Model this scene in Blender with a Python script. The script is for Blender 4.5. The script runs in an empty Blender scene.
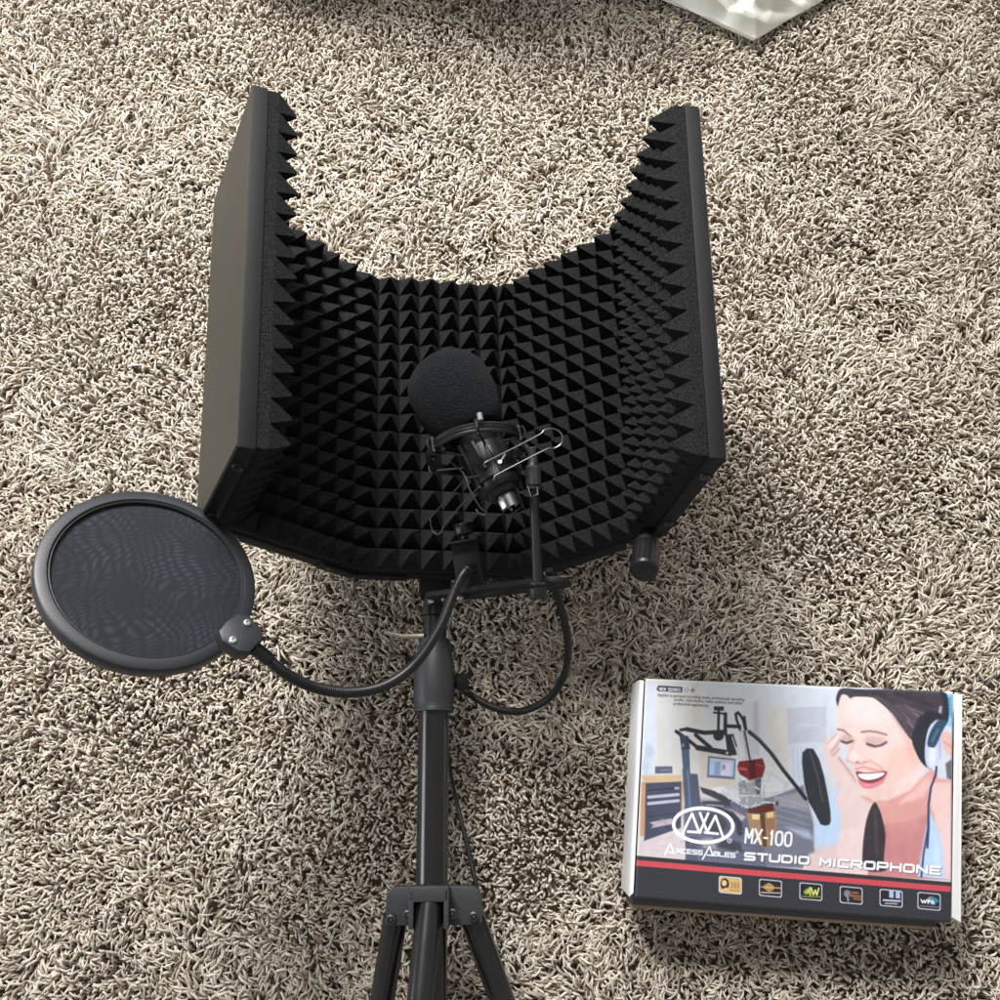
import bpy, bmesh, math, random
import numpy as np
from mathutils import Vector, Matrix, noise

random.seed(7)
rng = np.random.RandomState(11)
scene = bpy.context.scene
COL = scene.collection
R = math.radians

# ------------------------------------------------------------------ camera
TILT = R(14.0)
CAM_H = 1.02
FPX = 1000.0          # focal length in photo pixels (photo is 1000 x 1000)
ct, st = math.cos(TILT), math.sin(TILT)


def cam_dir(v):
    return Vector((v[0], v[1] * ct - v[2] * st, v[1] * st + v[2] * ct))


def cam_pt(v):
    return cam_dir(v) + Vector((0, 0, CAM_H))


def at(px, py, z=None, d=None):
    """World point seen at photo pixel (px, py), at height z or at camera depth d."""
    u, v = (px - 500) / FPX, (500 - py) / FPX
    if d is None:
        d = (CAM_H - z) / (ct - v * st)
    return cam_pt((u * d, v * d, -d))


cam = bpy.data.cameras.new('camera')
cam.sensor_width = 36.0
cam.lens = 36.0
cam.clip_start = 0.02
cam.clip_end = 60
cam_ob = bpy.data.objects.new('camera', cam)
cam_ob.location = (0, 0, CAM_H)
cam_ob.rotation_euler = (TILT, 0, 0)
COL.objects.link(cam_ob)
scene.camera = cam_ob


# ------------------------------------------------------------------ materials
def srgb(c):
    c = np.asarray(c, float) / 255.0
    return np.where(c <= 0.04045, c / 12.92, ((c + 0.055) / 1.055) ** 2.4)


def mat(name, base, rough=0.5, metal=0.0, spec=0.5, bump=None, vary=None, sheen=0.0, coat=0.0, grain=False):
    """bump = (scale, strength, distance); vary = (scale, amount)"""
    m = bpy.data.materials.new(name)
    m.use_nodes = True
    nt = m.node_tree
    b = nt.nodes['Principled BSDF']
    b.inputs['Base Color'].default_value = (*base, 1)
    b.inputs['Roughness'].default_value = rough
    b.inputs['Metallic'].default_value = metal
    b.inputs['Specular IOR Level'].default_value = spec
    b.inputs['Sheen Weight'].default_value = sheen
    b.inputs['Coat Weight'].default_value = coat
    b.inputs['Coat Roughness'].default_value = 0.15
    tc = nt.nodes.new('ShaderNodeTexCoord')
    if vary:
        n = nt.nodes.new('ShaderNodeTexNoise')
        n.inputs['Scale'].default_value = vary[0]
        n.inputs['Detail'].default_value = 6
        nt.links.new(tc.outputs['Object'], n.inputs['Vector'])
        mx = nt.nodes.new('ShaderNodeMix')
        mx.data_type = 'RGBA'
        a = vary[1]
        mx.inputs['A'].default_value = (*[max(0, x * (1 - a)) for x in base], 1)
        mx.inputs['B'].default_value = (*[x * (1 + a) for x in base], 1)
        fac = n.outputs['Fac']
        if grain:
            n.inputs['Detail'].default_value = 1
            gm = nt.nodes.new('ShaderNodeMapRange')
            gm.inputs['From Min'].default_value = .34
            gm.inputs['From Max'].default_value = .66
            nt.links.new(fac, gm.inputs['Value'])
            fac = gm.outputs['Result']
        nt.links.new(fac, mx.inputs['Factor'])
        nt.links.new(mx.outputs['Result'], b.inputs['Base Color'])
        mr = nt.nodes.new('ShaderNodeMapRange')
        mr.inputs['To Min'].default_value = max(0, rough - 0.08)
        mr.inputs['To Max'].default_value = min(1, rough + 0.08)
        nt.links.new(n.outputs['Fac'], mr.inputs['Value'])
        nt.links.new(mr.outputs['Result'], b.inputs['Roughness'])
    if bump:
        n2 = nt.nodes.new('ShaderNodeTexNoise')
        n2.inputs['Scale'].default_value = bump[0]
        n2.inputs['Detail'].default_value = 3
        nt.links.new(tc.outputs['Object'], n2.inputs['Vector'])
        bp = nt.nodes.new('ShaderNodeBump')
        bp.inputs['Strength'].default_value = bump[1]
        bp.inputs['Distance'].default_value = bump[2]
        nt.links.new(n2.outputs['Fac'], bp.inputs['Height'])
        nt.links.new(bp.outputs['Normal'], b.inputs['Normal'])
    return m


M = {}
M['powder'] = mat('black_powder_coat', (.0075, .008, .0095), .62, 0, .22, bump=(900, .12, .0006), vary=(30, .25))
M['panelback'] = mat('panel_back_reflection', (.034, .0325, .026), .48, 0.2, .5, bump=(700, .1, .0006), vary=(14, .12))  # black metal with the lit carpet's olive reflection put into its colour
M['plastic'] = mat('black_plastic', (.0085, .009, .0105), .36, 0, .42, bump=(600, .15, .0005), vary=(40, .3))
M['greyplastic'] = mat('charcoal_plastic', (.026, .028, .031), .48, 0, .4, bump=(500, .2, .0005), vary=(30, .2))
M['gloss'] = mat('gloss_black_tube', (.007, .0075, .0085), .22, 0, .6, vary=(25, .3))
M['rubber'] = mat('black_rubber', (.009, .009, .0095), .55, 0, .3, bump=(500, .2, .0005))
M['foam'] = mat('acoustic_foam', (.0135, .0138, .0152), 1.0, 0, .05, bump=(900, .9, .0012), vary=(820, .55), sheen=.02, grain=True)
M['wind'] = mat('windscreen_foam', (.0085, .0098, .0125), 1.0, 0, .05, bump=(900, 1.0, .0016), vary=(760, .5), sheen=.03, grain=True)
M['steel'] = mat('bright_steel', (.50, .50, .50), .34, 1.0, .5, vary=(60, .2))
M['darksteel'] = mat('dark_steel', (.11, .11, .118), .32, 1.0, .5, vary=(60, .2))
M['hoop'] = mat('hoop_plastic', (.019, .022, .028), .40, 0, .45, bump=(700, .15, .0005), vary=(30, .15))
M['white'] = mat('white_card', (.86, .87, .88), .6, 0, .3, vary=(20, .03))
M['tan'] = mat('raw_cardboard', (.36, .27, .18), .85, 0, .2, vary=(60, .25))
M['darkcard'] = mat('dark_card_edge', (.03, .03, .032), .6)
M['ink'] = mat('printed_ink', (.05, .05, .055), .5)
M['blackwire'] = mat('black_wire', (.02, .02, .021), .3, 0, .5)
M['micblack'] = mat('matt_black_enamel', (.0045, .005, .006), .40, 0, .32, bump=(700, .1, .0004), vary=(40, .3))
M['wiresteel'] = mat('grey_steel_wire', (.24, .24, .26), .42, 1.0, .5)
M['greycap'] = mat('grey_rubber_cap', (.16, .165, .17), .5)
M['tanwire'] = mat('tan_metal', (.38, .33, .27), .4, .6, .5, vary=(50, .2))


# ------------------------------------------------------------------ mesh helpers
def tag(o, label=None, cat=None, group=None, kind=None):
    if label: o['label'] = label
    if cat: o['category'] = cat
    if group: o['group'] = group
    if kind: o['kind'] = kind
    return o


def thing(name, label, cat, loc, group=None):
    o = bpy.data.objects.new(name, None)
    o.empty_display_size = .05
    o.location = loc
    COL.objects.link(o)
    return tag(o, label, cat, group)


class MB:
    """Collects shapes in world space; build() links ONE mesh object."""

    def __init__(s):
        s.v, s.f = [], []

    def add(s, vs, fs):
        o = len(s.v)
        s.v += [tuple(v) for v in vs]
        s.f += [tuple(i + o for i in f) for f in fs]

    def tube(s, pts, r, n=12, caps=True, close=False):
        pts = [Vector(p) for p in pts]
        m = len(pts)
        rs = r if hasattr(r, '__len__') else [r] * m
        t = []
        for i in range(m):
            if close:
                d = pts[(i + 1) % m] - pts[i - 1]
            else:
                d = pts[min(i + 1, m - 1)] - pts[max(i - 1, 0)]
            t.append(d.normalized())
        up = Vector((0, 0, 1)) if abs(t[0].z) < .9 else Vector((1, 0, 0))
        a = t[0].cross(up).normalized()
        vs = []
        for i in range(m):
            a = (a - t[i] * a.dot(t[i])).normalized()
            b = t[i].cross(a)
            for k in range(n):
                th = 2 * math.pi * k / n
                vs.append(pts[i] + (a * math.cos(th) + b * math.sin(th)) * rs[i])
        fs = []
        for i in range(m if close else m - 1):
            j = (i + 1) % m
            for k in range(n):
                fs.append((i * n + k, i * n + (k + 1) % n, j * n + (k + 1) % n, j * n + k))
        if caps and not close:
            fs.append(tuple(range(n))[::-1])
            fs.append(tuple((m - 1) * n + k for k in range(n)))
        s.add(vs, fs)

    def lathe(s, o, ax, prof, n=32, closed=False, ref=None):
        """prof = [(radius, distance along ax)]; caps where the radius is 0"""
        o, ax = Vector(o), Vector(ax).normalized()
        up = Vector((0, 0, 1)) if abs(ax.z) < .9 else Vector((1, 0, 0))
        a = ax.cross(up).normalized()
        b = ax.cross(a)
        vs = []
        for (r, h) in prof:
            for k in range(n):
                th = 2 * math.pi * k / n
                vs.append(o + ax * h + (a * math.cos(th) + b * math.sin(th)) * max(r, 1e-5))
        fs = []
        m = len(prof)
        for i in range(m if closed else m - 1):
            j = (i + 1) % m
            for k in range(n):
                fs.append((i * n + k, i * n + (k + 1) % n, j * n + (k + 1) % n, j * n + k))
        s.add(vs, fs)

    def hexa(s, c8):
        """c8: bottom ring 4 then top ring 4"""
        s.add(c8, [(3, 2, 1, 0), (4, 5, 6, 7), (0, 1, 5, 4), (1, 2, 6, 5), (2, 3, 7, 6), (3, 0, 4, 7)])

    def box(s, c, ax, ay, az, sx, sy, sz):
        c = Vector(c)
        x, y, z = Vector(ax).normalized() * sx / 2, Vector(ay).normalized() * sy / 2, Vector(az).normalized() * sz / 2
        s.hexa([c - x - y - z, c + x - y - z, c + x + y - z, c - x + y - z,
                c - x - y + z, c + x - y + z, c + x + y + z, c - x + y + z])

    def prism(s, poly, n):
        """poly: planar world points; extruded along vector n"""
        k = len(poly)
        vs = [Vector(p) for p in poly] + [Vector(p) + Vector(n) for p in poly]
        fs = [tuple(range(k))[::-1], tuple(range(k, 2 * k))]
        fs += [(i, (i + 1) % k, k + (i + 1) % k, k + i) for i in range(k)]
        s.add(vs, fs)

    def build(s, name, m, parent=None, bevel=0, smooth=40, seg=2):
        me = bpy.data.meshes.new(name)
        org = Vector(parent.matrix_world.translation) if False else (PW(parent) if parent else Vector((0, 0, 0)))
        me.from_pydata([(v[0] - org.x, v[1] - org.y, v[2] - org.z) for v in s.v], [], s.f)
        bm = bmesh.new()
        bm.from_mesh(me)
        bmesh.ops.remove_doubles(bm, verts=bm.verts, dist=2e-6)
        bmesh.ops.dissolve_degenerate(bm, edges=bm.edges, dist=1e-6)
        bmesh.ops.recalc_face_normals(bm, faces=bm.faces)
        if bevel:
            es = [e for e in bm.edges if len(e.link_faces) == 2 and e.calc_face_angle(0) > R(35)]
            bmesh.ops.bevel(bm, geom=es, offset=bevel, segments=seg, affect='EDGES', profile=.6, clamp_overlap=True)
        for f in bm.faces:
            f.smooth = True
        for e in bm.edges:
            if len(e.link_faces) == 2 and e.calc_face_angle(0) > R(smooth):
                e.smooth = False
        bm.to_mesh(me)
        bm.free()
        me.materials.append(m)
        o = bpy.data.objects.new(name, me)
        COL.objects.link(o)
        if parent:
            o.parent = parent
        return o


def PW(o):
    p = Vector((0, 0, 0))
    while o:
        p = p + o.location
        o = o.parent
    return p


def spline(pts, n):
    """Catmull-Rom through pts, n samples per segment"""
    P = [Vector(p) for p in pts]
    P = [P[0] * 2 - P[1]] + P + [P[-1] * 2 - P[-2]]
    out = []
    for i in range(1, len(P) - 2):
        for k in range(n):
            t = k / n
            a, b, c, d = P[i - 1], P[i], P[i + 1], P[i + 2]
            out.append(.5 * ((2 * b) + (c - a) * t + (2 * a - 5 * b + 4 * c - d) * t * t + (3 * b - a - 3 * c + d) * t ** 3))
    out.append(P[-2])
    return out


# ------------------------------------------------------------------ carpet
def make_carpet():
    m = mat('carpet_backing', (.32, .265, .21), .95, 0, .1, bump=(220, .8, .01), vary=(180, .5))
    b = MB()
    s = 3.0
    b.add([(-s, -s, -.016), (s, -s, -.016), (s, s, -.016), (-s, s, -.016)], [(0, 1, 2, 3)])
    o = b.build('carpet', m)
    tag(o, 'beige and brown flecked shag carpet under everything', 'carpet', kind='structure')

    # pile: bent tapering yarn tufts, fine where the shield stands, coarser further out
    def field(x, y, seed, sc, oct=4):
        r = np.random.RandomState(seed)
        f = np.zeros_like(x)
        for k in range(oct * 5):
            fr = sc * 2 ** (k / 5.0)
            a = r.uniform(0, 2 * np.pi)
            f += np.sin((x * np.cos(a) + y * np.sin(a)) * fr + r.uniform(0, 6.28)) / (1 + k * .12)
        return f

    def tufts(x0, x1, y0, y1, step, sides, fat, hole=None):
        gx, gy = np.meshgrid(np.arange(x0, x1, step), np.arange(y0, y1, step))
        n = gx.size
        bx = gx.ravel() + rng.uniform(-.5, .5, n) * step * 1.3
        by = gy.ravel() + rng.uniform(-.5, .5, n) * step * 1.3
        if hole:
            keep = (bx < hole[0]) | (bx > hole[1]) | (by < hole[2]) | (by > hole[3])
            bx, by = bx[keep], by[keep]
            n = bx.size

        ang = field(bx, by, 3, 9, 3) * .9 + .35 * field(bx, by, 33, 60, 2) + rng.normal(0, .65, n) + 1.0
        lean = np.clip(.0082 + .0016 * field(bx, by, 5, 14, 3) + rng.normal(0, .0028, n), .0008, .017)
        top = -.0012 + .0011 * field(bx, by, 8, 18, 3) + rng.normal(0, .0016, n)
        rad = rng.uniform(.00082, .00140, n) * fat
        curl = rng.normal(0, .0026, n)
        K, S = 6, sides
        t = np.linspace(0, 1, K)
        dx, dy = np.cos(ang), np.sin(ang)
        px, py = -dy, dx
        ts = t[None, :]
        along = lean[:, None] * (ts ** 1.5) * 1.15
        side = curl[:, None] * np.sin(ts * np.pi * rng.uniform(.8, 1.6, n)[:, None]) + rng.normal(0, .0006, (n, K))
        arch = np.sin(ts * np.pi / 2 * rng.uniform(1.0, 1.55, n)[:, None])
        X = bx[:, None] + dx[:, None] * along + px[:, None] * side
        Y = by[:, None] + dy[:, None] * along + py[:, None] * side
        Z = -.016 + (top[:, None] + .016) * arch
        C = np.stack([X, Y, Z], -1)
        T = np.gradient(C, axis=1)
        T /= np.linalg.norm(T, axis=2, keepdims=True) + 1e-12
        ref = np.stack([px, py, np.zeros(n)], -1)[:, None, :]
        A = ref - T * np.sum(ref * T, 2, keepdims=True)
        A /= np.linalg.norm(A, axis=2, keepdims=True) + 1e-12
        B = np.cross(T, A)
        rr = rad[:, None] * np.array([.7, .95, 1.05, 1.08, .98, .55])[None, :]
        rr = rr * (1 + .10 * rng.normal(0, 1, (n, K)))
        th = np.arange(S) * 2 * np.pi / S
        V = C[:, :, None, :] + rr[:, :, None, None] * (A[:, :, None, :] * np.cos(th)[None, None, :, None]
                                                       + B[:, :, None, :] * np.sin(th)[None, None, :, None])
        tip = C[:, -1] + T[:, -1] * rad[:, None] * .6
        V = np.concatenate([V.reshape(n, K * S, 3), tip[:, None, :]], 1)
        nv = K * S + 1
        quads = []
        for i in range(K - 1):
            for k in range(S):
                quads.append((i * S + k, i * S + (k + 1) % S, (i + 1) * S + (k + 1) % S, (i + 1) * S + k))
        tris = [((K - 1) * S + k, (K - 1) * S + (k + 1) % S, K * S) for k in range(S)]
        qa = np.array(quads)
        ta = np.array(tris)
        off = (np.arange(n) * nv)[:, None, None]
        loops = np.concatenate([(qa[None] + off).reshape(n, -1), (ta[None] + off).reshape(n, -1)], 1).ravel()
        lens = np.tile(np.array([4] * len(quads) + [3] * len(tris)), n)
        starts = np.concatenate([[0], np.cumsum(lens)[:-1]])
        return V.reshape(-1, 3), loops, lens, bx, by, nv

    inner = tufts(-.74, .74, -.36, 1.02, .00365, 4, 1.0)
    outer = tufts(-1.35, 1.35, -.85, 1.75, .0088, 3, 2.3, (-.735, .735, -.355, 1.015))
    allv = np.concatenate([inner[0], outer[0]])
    loops = np.concatenate([inner[1], outer[1] + len(inner[0])])
    lens = np.concatenate([inner[2], outer[2]])
    starts = np.concatenate([[0], np.cumsum(lens)[:-1]])
    me = bpy.data.meshes.new('carpet_pile')
    me.vertices.add(len(allv))
    me.vertices.foreach_set('co', allv.astype(np.float32).ravel())
    me.loops.add(loops.size)
    me.loops.foreach_set('vertex_index', loops.astype(np.int32))
    me.polygons.add(lens.size)
    me.polygons.foreach_set('loop_start', starts.astype(np.int32))
    me.polygons.foreach_set('use_smooth', np.ones(lens.size, bool))
    me.update()
    bx, by = np.concatenate([inner[3], outer[3]]), np.concatenate([inner[4], outer[4]])
    n = bx.size
    # yarn colours: cream, sand, tan, brown
    pal = np.array([(.62, .562, .482), (.49, .432, .358), (.36, .30, .235), (.215, .163, .121)])
    fl = field(bx, by, 21, 60, 3) * .10
    u = rng.uniform(0, 1, n) + fl * .25
    idx = np.digitize(u, [.50, .79, .93])
    colr = pal[idx] * rng.uniform(.86, 1.12, (n, 1))
    ca = me.attributes.new('yarn', 'FLOAT_COLOR', 'POINT')
    cc = np.ones((len(allv), 4), np.float32)
    cc[:, :3] = np.repeat(colr, np.concatenate([np.full(len(inner[3]), inner[5]), np.full(len(outer[3]), outer[5])]), axis=0)
    ca.data.foreach_set('color', cc.ravel())
    mm = bpy.data.materials.new('yarn')
    mm.use_nodes = True
    nt = mm.node_tree
    p = nt.nodes['Principled BSDF']
    p.inputs['Roughness'].default_value = .95
    p.inputs['Specular IOR Level'].default_value = .15
    p.inputs['Sheen Weight'].default_value = .08
    at_ = nt.nodes.new('ShaderNodeAttribute')
    at_.attribute_name = 'yarn'
    tc = nt.nodes.new('ShaderNodeTexCoord')
    nz = nt.nodes.new('ShaderNodeTexNoise')
    nz.inputs['Scale'].default_value = 900
    nt.links.new(tc.outputs['Object'], nz.inputs['Vector'])
    mr = nt.nodes.new('ShaderNodeMapRange')
    mr.inputs['From Min'].default_value = .3
    mr.inputs['From Max'].default_value = .7
    mr.inputs['To Min'].default_value = .75
    mr.inputs['To Max'].default_value = 1.15
    nt.links.new(nz.outputs['Fac'], mr.inputs['Value'])
    mu = nt.nodes.new('ShaderNodeVectorMath')
    mu.operation = 'SCALE'
    nt.links.new(at_.outputs['Color'], mu.inputs[0])
    nt.links.new(mr.outputs['Result'], mu.inputs['Scale'])
    nt.links.new(mu.outputs[0], p.inputs['Base Color'])
    bp = nt.nodes.new('ShaderNodeBump')
    bp.inputs['Strength'].default_value = .6
    bp.inputs['Distance'].default_value = .0006
    nt.links.new(nz.outputs['Fac'], bp.inputs['Height'])
    nt.links.new(bp.outputs['Normal'], p.inputs['Normal'])
    me.materials.append(mm)
    o = bpy.data.objects.new('carpet_pile', me)
    COL.objects.link(o)
    tag(o, 'twisted cream, tan and brown yarn tufts of the carpet', 'carpet pile', kind='stuff')


make_carpet()

# ------------------------------------------------------------------ isolation shield
SC = [(-.1778, .0366, -.6787), (-.2475, -.0234, -.8141), (-.1378, -.0717, -.9274), (.0247, -.0801, -.9606),
      (.1419, -.0318, -.8614), (.162, .0298, -.7129), (-.1995, .3375, -.809), (-.2692, .2822, -.9424),
      (-.1532, .2251, -1.0634), (.0149, .2199, -1.0959), (.1442, .2675, -.9963), (.1688, .3336, -.845)]
SP = [cam_pt(p) for p in SC]
NRM = []
for k in range(5):
    u = SP[k + 1] - SP[k] + SP[k + 7] - SP[k + 6]
    v = SP[k + 6] - SP[k] + SP[k + 7] - SP[k + 1]
    NRM.append(u.cross(v).normalized())
HALF = [0] + [math.tan(NRM[k].angle(NRM[k + 1]) / 2) for k in range(4)] + [0]
SH_Y = ((SP[8] - SP[2]) + (SP[9] - SP[3])).normalized()       # along the panel height
SH_N = NRM[2]
shield = thing('isolation_shield', 'black folding five panel microphone isolation shield lined with pyramid foam, lying open on the carpet',
               'acoustic shield', (SP[2] + SP[3]) / 2)
TH = .0128


def make_panel(k):
    a, b, c, d = SP[k], SP[k + 1], SP[k + 7], SP[k + 6]
    n = NRM[k]
    W = ((b - a).length + (c - d).length) / 2
    H = ((d - a).length + (c - b).length) / 2
    tl, tr = HALF[k], HALF[k + 1]

    def P(u, v, w, clamp=True):
        if clamp:
            u = min(max(u, w * tl), W - w * tr)
        fu, fv = u / W, v / H
        return (a * (1 - fu) + b * fu) * (1 - fv) + (d * (1 - fu) + c * fu) * fv + n * w
    g = .0012
    t = MB()
    t.hexa([P(g, 0, 0), P(W - g, 0, 0), P(W - g, H, 0), P(g, H, 0),
            P(g + TH * tl, 0, TH), P(W - g - TH * tr, 0, TH), P(W - g - TH * tr, H, TH), P(g + TH * tl, H, TH)])
    tray = t.build('panel', M['powder'], shield, bevel=.0012)
    # thin skin on the outside, 0.6 mm proud, carpet reflection put into its colour
    s = MB()
    i = .0022
    s.hexa([P(i, i, -.0006, False), P(W - i, i, -.0006, False), P(W - i, H - i, -.0006, False), P(i, H - i, -.0006, False),
            P(i, i, .0004, False), P(W - i, i, .0004, False), P(W - i, H - i, .0004, False), P(i, H - i, .0004, False)])
    s.build('back_plate', M['panelback'], tray)
    # foam: base slab and pyramids
    nc, nr = 8, 16
    e = .0016
    pu, pv = (W - 2 * e) / nc, (H - 2 * e) / nr
    wb, wt = TH + .0085, TH + .0272
    r = random.Random(40 + k)
    f = MB()
    vs, fs, base, ap = [], [], {}, {}
    for j in range(nr + 1):
        for q in range(nc + 1):
            jit = r.uniform(-.0006, .0006)
            base[q, j] = len(vs)
            vs.append(P(e + q * pu, e + j * pv, wb + jit))
    for j in range(nr):
        for q in range(nc):
            top = []
            tw = wt + r.uniform(-.0015, .0008)
            du, dv = r.uniform(-.0007, .0007), r.uniform(-.0007, .0007)
            h = .0010
            for (su, sv) in ((-h, -h), (h, -h), (h, h), (-h, h)):
                top.append(len(vs))
                vs.append(P(e + (q + .5) * pu + du + su, e + (j + .5) * pv + dv + sv, tw))
            bs = [base[q, j], base[q + 1, j], base[q + 1, j + 1], base[q, j + 1]]
            fs.append(tuple(top))
            for m_ in range(4):
                fs.append((bs[m_], bs[(m_ + 1) % 4], top[(m_ + 1) % 4], top[m_]))
    # side skirts down to the tray
    ring = [(q, 0) for q in range(nc)] + [(nc, j) for j in range(nr)] + [(q, nr) for q in range(nc, 0, -1)] + [(0, j) for j in range(nr, 0, -1)]
    low = {}
    for (q, j) in ring:
        low[q, j] = len(vs)
        vs.append(P(e + q * pu, e + j * pv, TH + .0002))
    for m_ in range(len(ring)):
        p, q = ring[m_], ring[(m_ + 1) % len(ring)]
        fs.append((base[p], low[p], low[q], base[q]))
    f.add(vs, fs)
    me = bpy.data.meshes.new('foam')
    org = PW(tray)
    me.from_pydata([(x - org.x, y - org.y, z - org.z) for x, y, z in f.v], [], f.f)
    bm = bmesh.new()
    bm.from_mesh(me)
    bmesh.ops.remove_doubles(bm, verts=bm.verts, dist=1e-6)
    bmesh.ops.dissolve_degenerate(bm, edges=bm.edges, dist=1e-7)
    bmesh.ops.recalc_face_normals(bm, faces=bm.faces)
    bm.to_mesh(me)
    bm.free()
    me.materials.append(M['foam'])
    fo = bpy.data.objects.new('foam', me)
    COL.objects.link(fo)
    fo.parent = tray
    # bolts in the bottom rim
    dn = -SH_Y
    for fu in (.2, .8):
        q = P(W * fu, 0, TH * .5)
        h = MB()
        h.lathe(q, dn, [(0, .0026), (.0018, .0026), (.0022, .0012), (.0022, .0024), (.0040, .0020), (.0044, 0), (0, 0)], 12)
        h.build('bolt', M['darksteel'] if k % 2 else M['plastic'], tray)
    return P, W, H


PAN = [make_panel(k) for k in range(5)]
# hinge strap along the bottom between the mid and centre panels
for k, (ua, ub) in ((1, (.74, .985)), (2, (.015, .30))):
    P, W, H = PAN[k]
    h = MB()
    c0, c1 = P(W * ua, 0, TH * .5), P(W * ub, 0, TH * .5)
    h.box((c0 + c1) / 2 - SH_Y * .0012, c1 - c0, NRM[k], SH_Y, (c1 - c0).length, .011, .0024)
    h.build('hinge_strap', M['powder'], shield, bevel=.0005)
# knurled thumb screw under the right middle panel
kb = at(648, 537, d=.845)
ke = at(644, 572, d=.80)
ax = (ke - kb).normalized()
L = (ke - kb).length
h = MB()
h.lathe(kb, ax, [(0, -.008), (.0065, -.008), (.0065, .003), (.0085, .006), (.0085, .009)], 24)
prof = []
h.lathe(kb, ax, [(.0085, .009), (.0100, .0105), (.0108, .013)], 40)
o_ = kb
for i in range(40):
    pass
n_ = 44
vs, fs = [], []
a_ = ax.orthogonal().normalized()
b_ = ax.cross(a_)
hs = [.013, .0145, .0165, .0175, L - .003, L - .001]
for hi, hh in enumerate(hs):
    for q in range(n_):
        r_ = .0113 + (.0004 if q % 2 and hi in (3, 4) else 0) - (.0012 if hi == 5 else 0) - (.0007 if hi == 2 else 0)
        th = 2 * math.pi * q / n_
        vs.append(kb + ax * hh + (a_ * math.cos(th) + b_ * math.sin(th)) * r_)
for i in range(len(hs) - 1):
    for q in range(n_):
        fs.append((i * n_ + q, i * n_ + (q + 1) % n_, (i + 1) * n_ + (q + 1) % n_, (i + 1) * n_ + q))
fs.append(tuple((len(hs) - 1) * n_ + q for q in range(n_)))
h.add(vs, fs)
h.build('thumb_screw', M['plastic'], shield, smooth=30)

# ------------------------------------------------------------------ tripod stand
Z_HEAD, Z_FOOT = .062, .088
PA, PB = at(436, 520, z=Z_HEAD - .004), at(430.5, 1000, z=Z_FOOT)
PAX = (PB - PA).normalized()                     # down the pole
PS = Vector((1, 0, 0))
PS = (PS - PAX * PS.dot(PAX)).normalized()       # to the right
PU = PS.cross(PAX)
if PU.z < 0:
    PU = -PU


def pole_s(py):
    """distance along the pole of photo row py"""
    lo, hi = -.3, .9
    for _ in range(50):
        mid = (lo + hi) / 2
        w = PA + PAX * mid - Vector((0, 0, CAM_H))
        cy, cz = w.y * ct + w.z * st, -w.y * st + w.z * ct
        if 500 - FPX * cy / -cz < py: lo = mid
        else: hi = mid
    return lo


def pp(py, s=0, u=0):
    return PA + PAX * pole_s(py) + PS * s + PU * u


stand = thing('tripod_stand', 'black tubular tripod microphone stand lying on the carpet with its legs towards the viewer', 'tripod stand', pp(905) * Vector((1, 1, 0)) if False else Vector((pp(905).x, pp(905).y, 0)))
b = MB()
b.tube([pp(508), pp(660)], .0112, 28)
b.lathe(pp(607), PAX, [(.0112, 0), (.0135, .001), (.0135, .009), (.0112, .010)], 28)
b.build('upper_tube', M['gloss'], stand)
b = MB()
b.tube([pp(695), pp(1075)], .0142, 32)
b.build('main_tube', M['gloss'], stand)
b = MB()
s0, s1 = pole_s(639), pole_s(712)
Lc = s1 - s0
b.lathe(PA + PAX * s0, PAX, [(0, 0), (.0128, 0), (.0145, .0015), (.0158, .008), (.0184, .022), (.0192, .035), (.0190, Lc - .010),
                             (.0178, Lc - .004), (.0182, Lc - .003), (.0182, Lc), (.0150, Lc + .0005), (0, Lc + .0005)], 40)
b.build('collar', M['greyplastic'], stand)
# collar tightening knob, mostly behind
b = MB()
kc = pp(679, .017, -.006)
b.lathe(kc, PS * .9 + PU * -.3 + PAX * .25, [(0, 0), (.004, 0), (.004, .003), (.0075, .004), (.0065, .012), (.003, .016), (0, .0165)], 12)
b.build('knob', M['rubber'], stand)
# clamp head where the shield bracket bolts on
b = MB()
b.box(pp(583, 0, -.001), PS, PAX, PU, .030, .030, .030)
b.build('clamp', M['powder'], stand, bevel=.003)
b = MB()
b.lathe(pp(604, -.003, .010), PU, [(0, .007), (.0026, .007), (.0034, .0055), (.0034, 0), (0, 0)], 14)
b.build('bolt', M['steel'], stand)
b = MB()
b.tube([pp(637, -.010, .006), pp(637.5, -.030, .008), pp(634, -.047, .012)], [.0026, .0024, .0022], 10)
b.build('locking_lever', M['tanwire'], stand)
b = MB()
b.tube(spline([pp(614, .0115, .004), pp(630, .0135, .006), pp(641, .0165, .008)], 4), .0011, 8)
b.build('spring_clip', M['steel'], stand)
b = MB()
b.tube(spline([pp(641, .0165, .008), pp(655, .027, .006), pp(672, .037, 0), pp(690, .045, -.012)], 6), .0009, 8)
b.build('cord_tie', M['tanwire'], stand)
# leg hub
hub_c = pp(903)
b = MB()
s0, s1 = pole_s(884), pole_s(925)
Lh = s1 - s0
b.lathe(PA + PAX * s0, PAX, [(.0143, 0), (.0195, .0006), (.0212, .004), (.0212, Lh - .002), (.0195, Lh), (.0143, Lh)], 40)
# side lugs, rounded at the shoulders
for sgn, w0, w1 in ((-1, .004, .0385), (1, .004, .0445)):
    out = []
    r_ = .011
    for t in np.linspace(0, math.pi / 2, 7):
        out.append((w1 - r_ + r_ * math.sin(t), r_ - r_ * math.cos(t)))
    r_ = .003
    for t in np.linspace(0, math.pi / 2, 4):
        out.append((w1 - r_ + r_ * math.cos(t), Lh - .002 - r_ + r_ * math.sin(t)))
    out += [(w0, Lh - .002), (w0, 0)]
    b.prism([PA + PAX * (s0 + .001 + y) + PS * sgn * x + PU * -.009 for x, y in out], PU * .025)
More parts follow.
